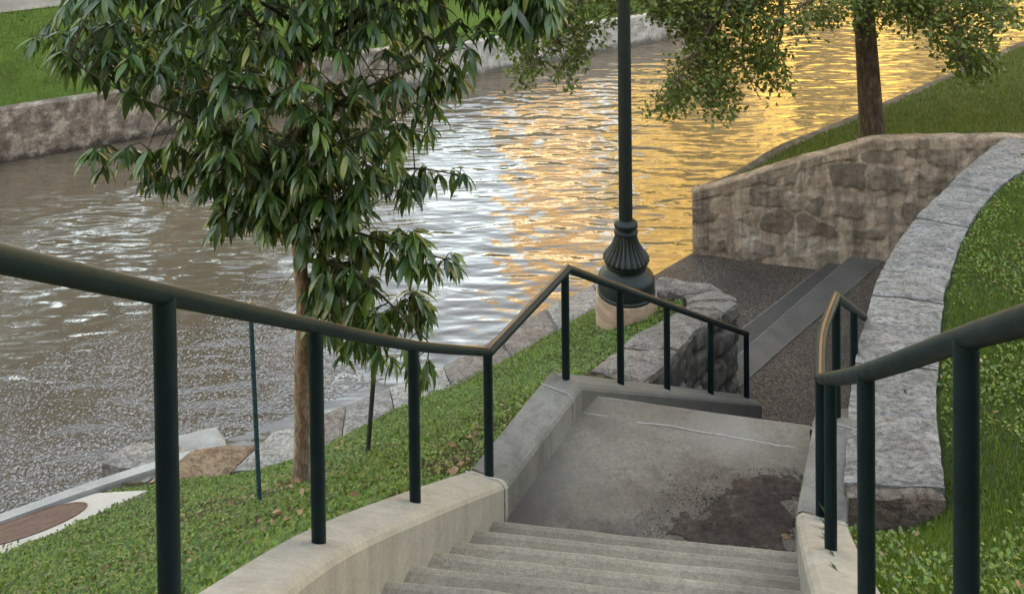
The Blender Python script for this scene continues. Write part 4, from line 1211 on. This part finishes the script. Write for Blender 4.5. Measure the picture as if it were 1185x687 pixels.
for poly, n in lobes:
    for a, b_ in pick(poly, n): whorls.append(at_y(a, b_, ty+random.uniform(-.6, .35)))
pos = []; fw = []; up = []; sc = []
for wpt in whorls:
    d = np.linalg.norm(LP-np.array(wpt), axis=1); j = int(np.argmin(d)); a = Vector(LP[j])
    if d[j] > .62: 
        continue
    mid = a.lerp(wpt, .55)+Vector((random.uniform(-.1,.1)*d[j], random.uniform(-.1,.1)*d[j], .16*d[j]))
    tw.tube([a, mid, wpt], [.006, .0045, .003], 4, False)
    out = (wpt-a); out = out.normalized() if out.length > .01 else Vector((0,0,1))
    nl = random.randint(7, 12); ph = random.uniform(0, 6.28)
    for q in range(nl):
        an = ph+q*2.4; rad_ = Vector((math.cos(an), math.sin(an), 0))
        droop = random.uniform(.45, 1.6)
        f = (rad_*1.0+out*.45-Vector((0,0,1))*droop).normalized()
        s_off = wpt-out*random.uniform(0, .09)
        pos.append(tuple(s_off)); fw.append(tuple(f))
        u_ = Vector((0,0,1))+rad_*.5+Vector((random.gauss(0,.25), random.gauss(0,.25), 0)); up.append(tuple(u_)); sc.append(random.choice((random.uniform(.08,.15), random.uniform(.13,.225), random.uniform(.15,.2)))*(ty/6.6))
tk.build('trunk', M['bark'], tr, True, 60)
tw_ = tw.build('twigs', M['twig'], tr, True, 60); tw_['kind'] = 'stuff'
sc = np.array(sc)
scatter('crown', LONG_V, LONG_F, np.array(pos), frames(np.array(fw), np.array(up), sc, sc*rng.uniform(.75, 1.12, len(sc))), M['leaf_big'], tr)
print('young tree', TREE, 'leaves', len(pos))
# guy wire from stake to trunk
b = MB(); b.tube([st+Vector((0,0,-.02)), at_y(318,345,ty-.02), at_y(347,305,ty)], .004, 5); tag(b.build('guy_wire', M['wire'], None, True), 'thin wire from the blue-green stake up to the young trunk', 'wire')

# --- shade tree behind the rear wall
TY = 15.35
sb_ = at_y(1009, 163, TY); gz = float(TB.z(sb_.x, sb_.y)); sbz = Vector((sb_.x, sb_.y, min(gz, sb_.z)-.1))
sh = thing('shade_tree', 'large tree with dark straight trunk and small hanging leaves above the brown wall', 'tree', tuple(sbz))
tk = MB()
trunk = smooth_line([sbz, at_y(1010,162,TY), at_y(1007,120,TY), at_y(1003,60,TY), at_y(999,0,TY), at_y(996,-70,TY), at_y(990,-160,TY), at_y(985,-260,TY)], 4)
rr = [max(.06, .245*(1-.55*i/(len(trunk)-1)))*(1+.35*max(0, 1-i/4)) for i in range(len(trunk))]
tk.tube(trunk, rr, 16)
limbs_px = [[(997,-40,0),(940,-60,-.5),(880,-40,-1),(830,20,-1.3),(800,70,-1.5),(765,115,-1.6)], [(997,-40,0),(930,-50,.3),(870,10,.3),(860,70,.2),(880,115,.2)],
 [(996,-80,0),(880,-120,-.5),(760,-90,-1),(690,-30,-1.2),(650,40,-1.3),(615,80,-1.3)], [(996,-80,0),(820,-130,.5),(700,-60,.6),(640,0,.5),(600,40,.4)],
 [(998,-30,0),(1050,-50,-.5),(1090,0,-.8),(1110,50,-1),(1120,90,-1)], [(998,-60,0),(1080,-70,.4),(1140,-20,.5),(1160,30,.5)], [(994,-100,0),(1000,-180,.8),(1040,-220,1)], [(990,-150,0),(900,-200,.6),(850,-190,.8)],
 [(997,-40,0),(960,-10,-.8),(930,5,-1.2),(905,20,-1.4)], [(999,-20,0),(1040,5,-.6),(1070,25,-.9)], [(997,-60,0),(780,-60,-.5),(740,-20,-.6),(720,10,-.7)], [(850,-60,.3),(820,0,.2),(830,60,.1),(825,110,0)], [(900,-40,0),(905,30,.2),(895,70,.2)]]
limb_pts = []
for L in limbs_px:
    pts = smooth_line([at_y(a, b_, TY+d) for a, b_, d in L], 6)
    rads = [max(.010, .085*(1-i/len(pts))**1.4) for i in range(len(pts))]
    tk.tube(pts, rads, 6); limb_pts += pts
LP = np.array([tuple(p) for p in limb_pts])
spr = [([(590,-30),(725,-30),(715,10),(690,40),(640,50),(590,40)], 66), ([(590,40),(625,50),(620,85),(600,80)], 9), ([(640,40),(680,40),(668,72),(645,78)], 9), ([(745,-30),(900,-30),(905,30),(880,55),(840,70),(795,50)], 85), ([(800,50),(850,60),(850,118),(828,122)], 22), ([(865,50),(905,40),(900,95),(880,108)], 18), ([(790,60),(815,80),(790,105),(778,100)], 8),
       ([(785,80),(800,95),(762,128),(752,122)], 12), ([(1035,-30),(1180,-30),(1165,10),(1120,40),(1060,30)], 62), ([(1085,35),(1150,25),(1148,70),(1120,88),(1095,65)], 28), ([(700,-30),(1060,-30),(1060,0),(1030,18),(960,15),(900,28),(760,12)], 110),
       ([(600,-300),(1200,-300),(1250,-60),(560,-40)], 150), ([(1150,0),(1175,0),(1172,12),(1155,12)], 6)]
pos = []; fw = []; up = []; sc = []
for poly, n in spr:
    for a_, b__ in pick(poly, n):
        wpt = at_y(a_, b__, TY+random.uniform(-1.8, 1.2)*(.8))
        d = np.linalg.norm(LP-np.array(wpt), axis=1); j = int(np.argmin(d)); a = Vector(LP[j])
        tip = wpt+Vector((random.uniform(-.15,.15), random.uniform(-.15,.15), -random.uniform(.15, .4)))
        tk.tube([a, a.lerp(wpt, .55)+Vector((0,0,.15*min(1.5, d[j]))), wpt, tip], [.012, .009, .006, .003], 4, False)
        for q in range(random.randint(34, 60)):
            s_ = random.random(); c0 = wpt.lerp(tip, s_)
            o = Vector((random.gauss(0,.13), random.gauss(0,.13), random.gauss(0,.10)))
            pos.append(tuple(c0+o)); f = Vector((random.gauss(0,1), random.gauss(0,1), random.gauss(-.4,.6))); fw.append(tuple(f.normalized()))
            up.append((random.gauss(0,.5), random.gauss(0,.5), 1)); sc.append(random.uniform(.065, .125))
tk.build('trunk', M['bark_dark'], sh, True, 60)
sc = np.array(sc)
scatter('crown', OVAL_V, OVAL_F, np.array(pos), frames(np.array(fw), np.array(up), sc), M['leaf_small'], sh)
print('shade tree leaves', len(pos))

# ------------------------------------------------------------------ dirt on the landing
dpx = [(775,612),(815,585),(850,560),(880,548),(920,552),(916,600),(909,636),(860,632),(800,622)]
dpoly = [at_z(a, b_, LZ) for a, b_ in dpx]
xs = [p.x for p in dpoly]; ys = [p.y for p in dpoly]
nx, ny = 120, 90; V = []; ok = {}
dp2 = [(p.x, p.y) for p in dpoly]; cxp = sum(xs)/len(xs); cyp = sum(ys)/len(ys)
def edge_dist(x, y):
    m = 9
    for i in range(len(dp2)):
        a = Vector(dp2[i]); c = Vector(dp2[(i+1) % len(dp2)]); p = Vector((x, y)); t_ = max(0, min(1, (p-a).dot(c-a)/(c-a).length_squared)); m = min(m, (a+(c-a)*t_-p).length)
    return m if inpoly(np.array([x]), np.array([y]), dp2)[0] else -m
Fc = []; idx = {}
for j in range(ny):
    for i in range(nx):
        x = min(xs)-.15+(max(xs)-min(xs)+.3)*i/(nx-1); y = min(ys)-.1+(max(ys)-min(ys)+.2)*j/(ny-1)
        e = edge_dist(x, y)+.12*fbm((x, y, 0), 5)+.05*fbm((x, y, 7), 20)
        if e > -.01:
            idx[(i, j)] = len(V); V.append((x, y, LZ+.004+.032*(1-math.exp(-max(0, e)*5))*(1+.6*fbm((x, y, 3), 3)+.35*fbm((x, y, 3), 14))))
for (i, j) in idx:
    if all((i+a, j+c) in idx for a, c in ((1,0),(1,1),(0,1))): Fc.append((idx[i,j], idx[i+1,j], idx[i+1,j+1], idx[i,j+1]))
tag(obj('dirt', V, Fc, M['dirt'], None, True, 80), 'dark patch of loose dirt washed onto the right side of the landing', 'dirt', kind='stuff')
n = 4200
pts = []
while len(pts) < n:
    a_, b__ = random.uniform(700, 925), random.uniform(540, 640); p = at_z(a_, b__, LZ+.004); e = edge_dist(p.x, p.y)
    if random.random() < math.exp(-max(0, -e)*7)*(.55 if e > 0 else .8)*(1 if fbm((p.x, p.y, 1), 4) > -.1 else .25) and p.y > yl0-(p.x-edges[0][0].x)*.15+.05: pts.append(tuple(p+Vector((0,0,.03 if e > .05 else 0))))
pts = np.array(pts); m_ = len(pts)
RK_V = [(.5,0,0),(0,.5,0),(-.5,0,0),(0,-.5,0),(0,0,.45),(0,0,-.3)]; RK_F = [(0,1,4),(1,2,4),(2,3,4),(3,0,4),(1,0,5),(2,1,5),(3,2,5),(0,3,5)]
f = rng.normal(0, 1, (m_, 3)); s_ = rng.uniform(.003, .0085, m_); s_[rng.random(m_) < .04] *= 2.2
tag(scatter('soil_crumbs', RK_V, RK_F, pts, frames(f, np.tile([.1,.2,1.0], (m_,1)), s_), M['crumbs']), 'crumbs of soil scattered over the landing', 'soil', kind='stuff')

# ------------------------------------------------------------------ fallen leaves
lp = []
for a_, b__ in [(229,650),(236,658),(224,656),(300,620),(325,612),(392,640),(455,560),(500,548),(540,540),(430,470),(610,410),(585,402),(180,560),(350,580),(270,600),(205,640)]:
    h = TL.hit(a_, b__); lp.append(tuple(h+Vector((0,0,.05))))
for i in range(80):
    bx, by, r_ = random.choice(bare); h = TL.hit(random.uniform(200, 560), random.uniform(520, 640))
    if i % 3: hx, hy = bx+random.gauss(0, r_*.7), by+random.gauss(0, r_*.7); h = Vector((hx, hy, float(TL.z(hx, hy))))
    if inpoly(np.array([h.x]), np.array([h.y]), grassL)[0]: lp.append(tuple(h+Vector((0,0,.045))))
for i in range(12):
    h = TRR.hit(random.uniform(1000, 1185), random.uniform(260, 687))
    if inpoly(np.array([h.x]), np.array([h.y]), grassR)[0]: lp.append(tuple(h+Vector((0,0,.06))))
for a_, b__ in [(1012,592),(1030,598),(1048,590),(1022,588)]: h = TRR.hit(a_, b__); lp.append(tuple(h+Vector((0,0,.05))))
for a_, b__ in [(903,618),(943,598)]: lp.append(tuple(at_z(a_, b__, LZ+.03 if a_ < 910 else CT+.012)))
lp = np.array(lp); m_ = len(lp)
az = rng.uniform(0, 6.28, m_); f = np.stack([np.cos(az), np.sin(az), rng.normal(0, .15, m_)], 1); s_ = rng.uniform(.04, .085, m_)
tag(scatter('leaf_litter', OVAL_V, OVAL_F, lp, frames(f, np.tile([0,0,1.0], (m_,1))+rng.normal(0,.2,(m_,3)), s_), M['dry_leaf']), 'dry brown leaves fallen on the grass', 'fallen leaves', kind='stuff')

# ------------------------------------------------------------------ surroundings that the water mirrors or that shade the steps
def building(name, c, size, rot, mat, label, floors, bays, winw=.5):
    t_ = thing(name, label, 'building', c)
    base = Vector(c); sx, sy, sz = size; R = Matrix.Rotation(rot, 3, 'Z')
    def put(mb): mb.v = [R @ (v-base)+base for v in mb.v]; return mb
    mb = MB(); mb.box((base.x-sx/2, base.y, base.z-3), (base.x+sx/2, base.y+sy, base.z+sz)); put(mb).build('wall', mat, t_)
    mb = MB(); mb.box((base.x-sx/2-.4, base.y-.4, base.z+sz+.004), (base.x+sx/2+.4, base.y+sy+.4, base.z+sz+1.0)); put(mb).build('cornice', mat, t_)
    fh = sz/floors; bw_ = sx/bays
    mb = MB()
    for f_ in range(floors):
        for b_ in range(bays):
            x = base.x-sx/2+bw_*(b_+.5); z = base.z+fh*(f_+.25)
            mb.box((x-bw_*winw/2, base.y-.05, z), (x+bw_*winw/2, base.y+.2, z+fh*.55))
    w_ = put(mb).build('window_panes', M['glass'], t_); w_['kind'] = 'stuff'
    return t_
building('ochre_building', (29.5, 66, 3), (41, 18, 62), -.06, M['facade_gold'], 'sunlit ochre stone building mirrored gold in the river', 15, 11, .34)
building('cream_building', (3.0, 72, 3), (7.8, 12, 17), 0, M['facade_cream'], 'low sunlit cream building mirrored pale in the river', 5, 3, .3)
building('tan_tower', (4.2, 86, 3), (9.0, 14, 48), 0, M['facade_tan'], 'tall tan tower rising behind the low cream building', 14, 3, .42)
building('ochre_building', (66, 60, 3), (34, 18, 44), -.35, M['facade_gold'], 'sunlit ochre building further along the river, mirrored at the right', 11, 9, .34)
def far_tree(x, y, h, r, label, leafm='dark_leaf', grp='trees of the far bank'):
    t_ = thing('bank_tree', label, 'tree', (x, y, 2.9), grp)
    mb = MB(); mb.tube([(x, y, 2.4), (x+.1, y, 2.9+h*.3), (x-.1, y+.2, 2.9+h*.75)], [.35, .25, .08], 8)
    for q in range(6):
        a = q*1.05; mb.tube([(x, y, 2.9+h*(.25+.06*q)), (x+math.cos(a)*r*.6, y+math.sin(a)*r*.6, 2.9+h*(.45+.06*q))], [.14, .04], 6)
    mb.build('trunk', M['bark_dark'], t_, True)
    n = 2600; u = rng.normal(0, 1, (n, 3)); u /= np.linalg.norm(u, axis=1, keepdims=True); rad = rng.random(n)**.45
    cl = rng.normal(0, 1, (40, 3)); cl /= np.linalg.norm(cl, axis=1, keepdims=True)
    near_ = cl[rng.integers(0, 40, n)]*.78+rng.normal(0, .16, (n, 3))
    p = near_*np.array([r, r, h*.42])+np.array([x, y, 2.9+h*.62])
    s_ = rng.uniform(.35, .7, n)
    scatter('crown', OVAL_V, OVAL_F, p, frames(rng.normal(0, 1, (n, 3)), rng.normal(0, 1, (n, 3)), s_), M[leafm], t_)
for i, (x, y, h, r) in enumerate([(-13.5, 34, 15, 4.2), (-20, 30, 17, 5), (-27, 27, 16, 5), (-33, 22, 17, 5), (-24, 37, 20, 6), (-15, 46, 18, 4.5), (-40, 17, 17, 5), (-9.5, 56, 15, 3.6)]):
    far_tree(x, y, h, r, 'dark tree beyond the far walkway, seen only mirrored in the water')
for (x, y, h, r) in [(12.5, 57, 13, 3.0), (21, 58, 19, 3.6), (27.5, 56, 11, 3.0), (36, 55, 15, 4.0), (7.2, 66, 12, 2.4)]:
    far_tree(x, y, h, r, 'sunlit yellow-green tree by the ochre wall, seen only mirrored in the water', 'gold_leaf', 'sunlit trees by the ochre building')
# the street above and an unseen block added to shade the steps
tag(slabobj('street_pavement', [Vector((-60,-.35,0)), Vector((60,-.35,0)), Vector((60,-400,0)), Vector((-400,-400,0)), Vector((-400,-.35,0))], 6.9, 6.5, M['curb_grey'], None), 'street level pavement at the head of the steps', 'pavement', kind='structure')
building('shade_block', (0, -30, 6.9), (110, 16, 20), 0, M['facade_grey'], 'unseen grey block added behind the viewer to shade the steps', 7, 20, .4)

# ------------------------------------------------------------------ light
SUN_EL = math.radians(24); SUN_AZ = math.pi+.30
sd = Vector((math.sin(SUN_AZ)*math.cos(SUN_EL), math.cos(SUN_AZ)*math.cos(SUN_EL), math.sin(SUN_EL)))
ld_ = bpy.data.lights.new('sun', 'SUN'); ld_.energy = 2.0; ld_.angle = math.radians(.5); ld_.color = (1, .88, .66)
so = bpy.data.objects.new('sun', ld_); COL.objects.link(so); so.rotation_euler = (-sd).to_track_quat('-Z', 'Y').to_euler()
so.location = (0, -20, 60)
wd = bpy.data.worlds.new('World'); scene.world = wd; wd.use_nodes = True
nt = wd.node_tree; sky = nt.nodes.new('ShaderNodeTexSky'); sky.sky_type = 'NISHITA'; sky.sun_disc = False
sky.sun_elevation = SUN_EL; sky.sun_rotation = SUN_AZ; sky.air_density = 1.0; sky.dust_density = .5; sky.ozone_density = 1.0
bg = nt.nodes['Background']; bg.inputs['Strength'].default_value = .15
nt.links.new(sky.outputs[0], bg.inputs['Color'])
scene.view_settings.view_transform = 'Standard'; scene.view_settings.look = 'None'
scene.view_settings.exposure = 3.68; scene.view_settings.gamma = 1
scene.view_settings.use_white_balance = True
scene.view_settings.white_balance_temperature = 11500
scene.view_settings.white_balance_tint = 13
scene.cycles.use_denoising = True
scene.cycles.max_bounces = 8
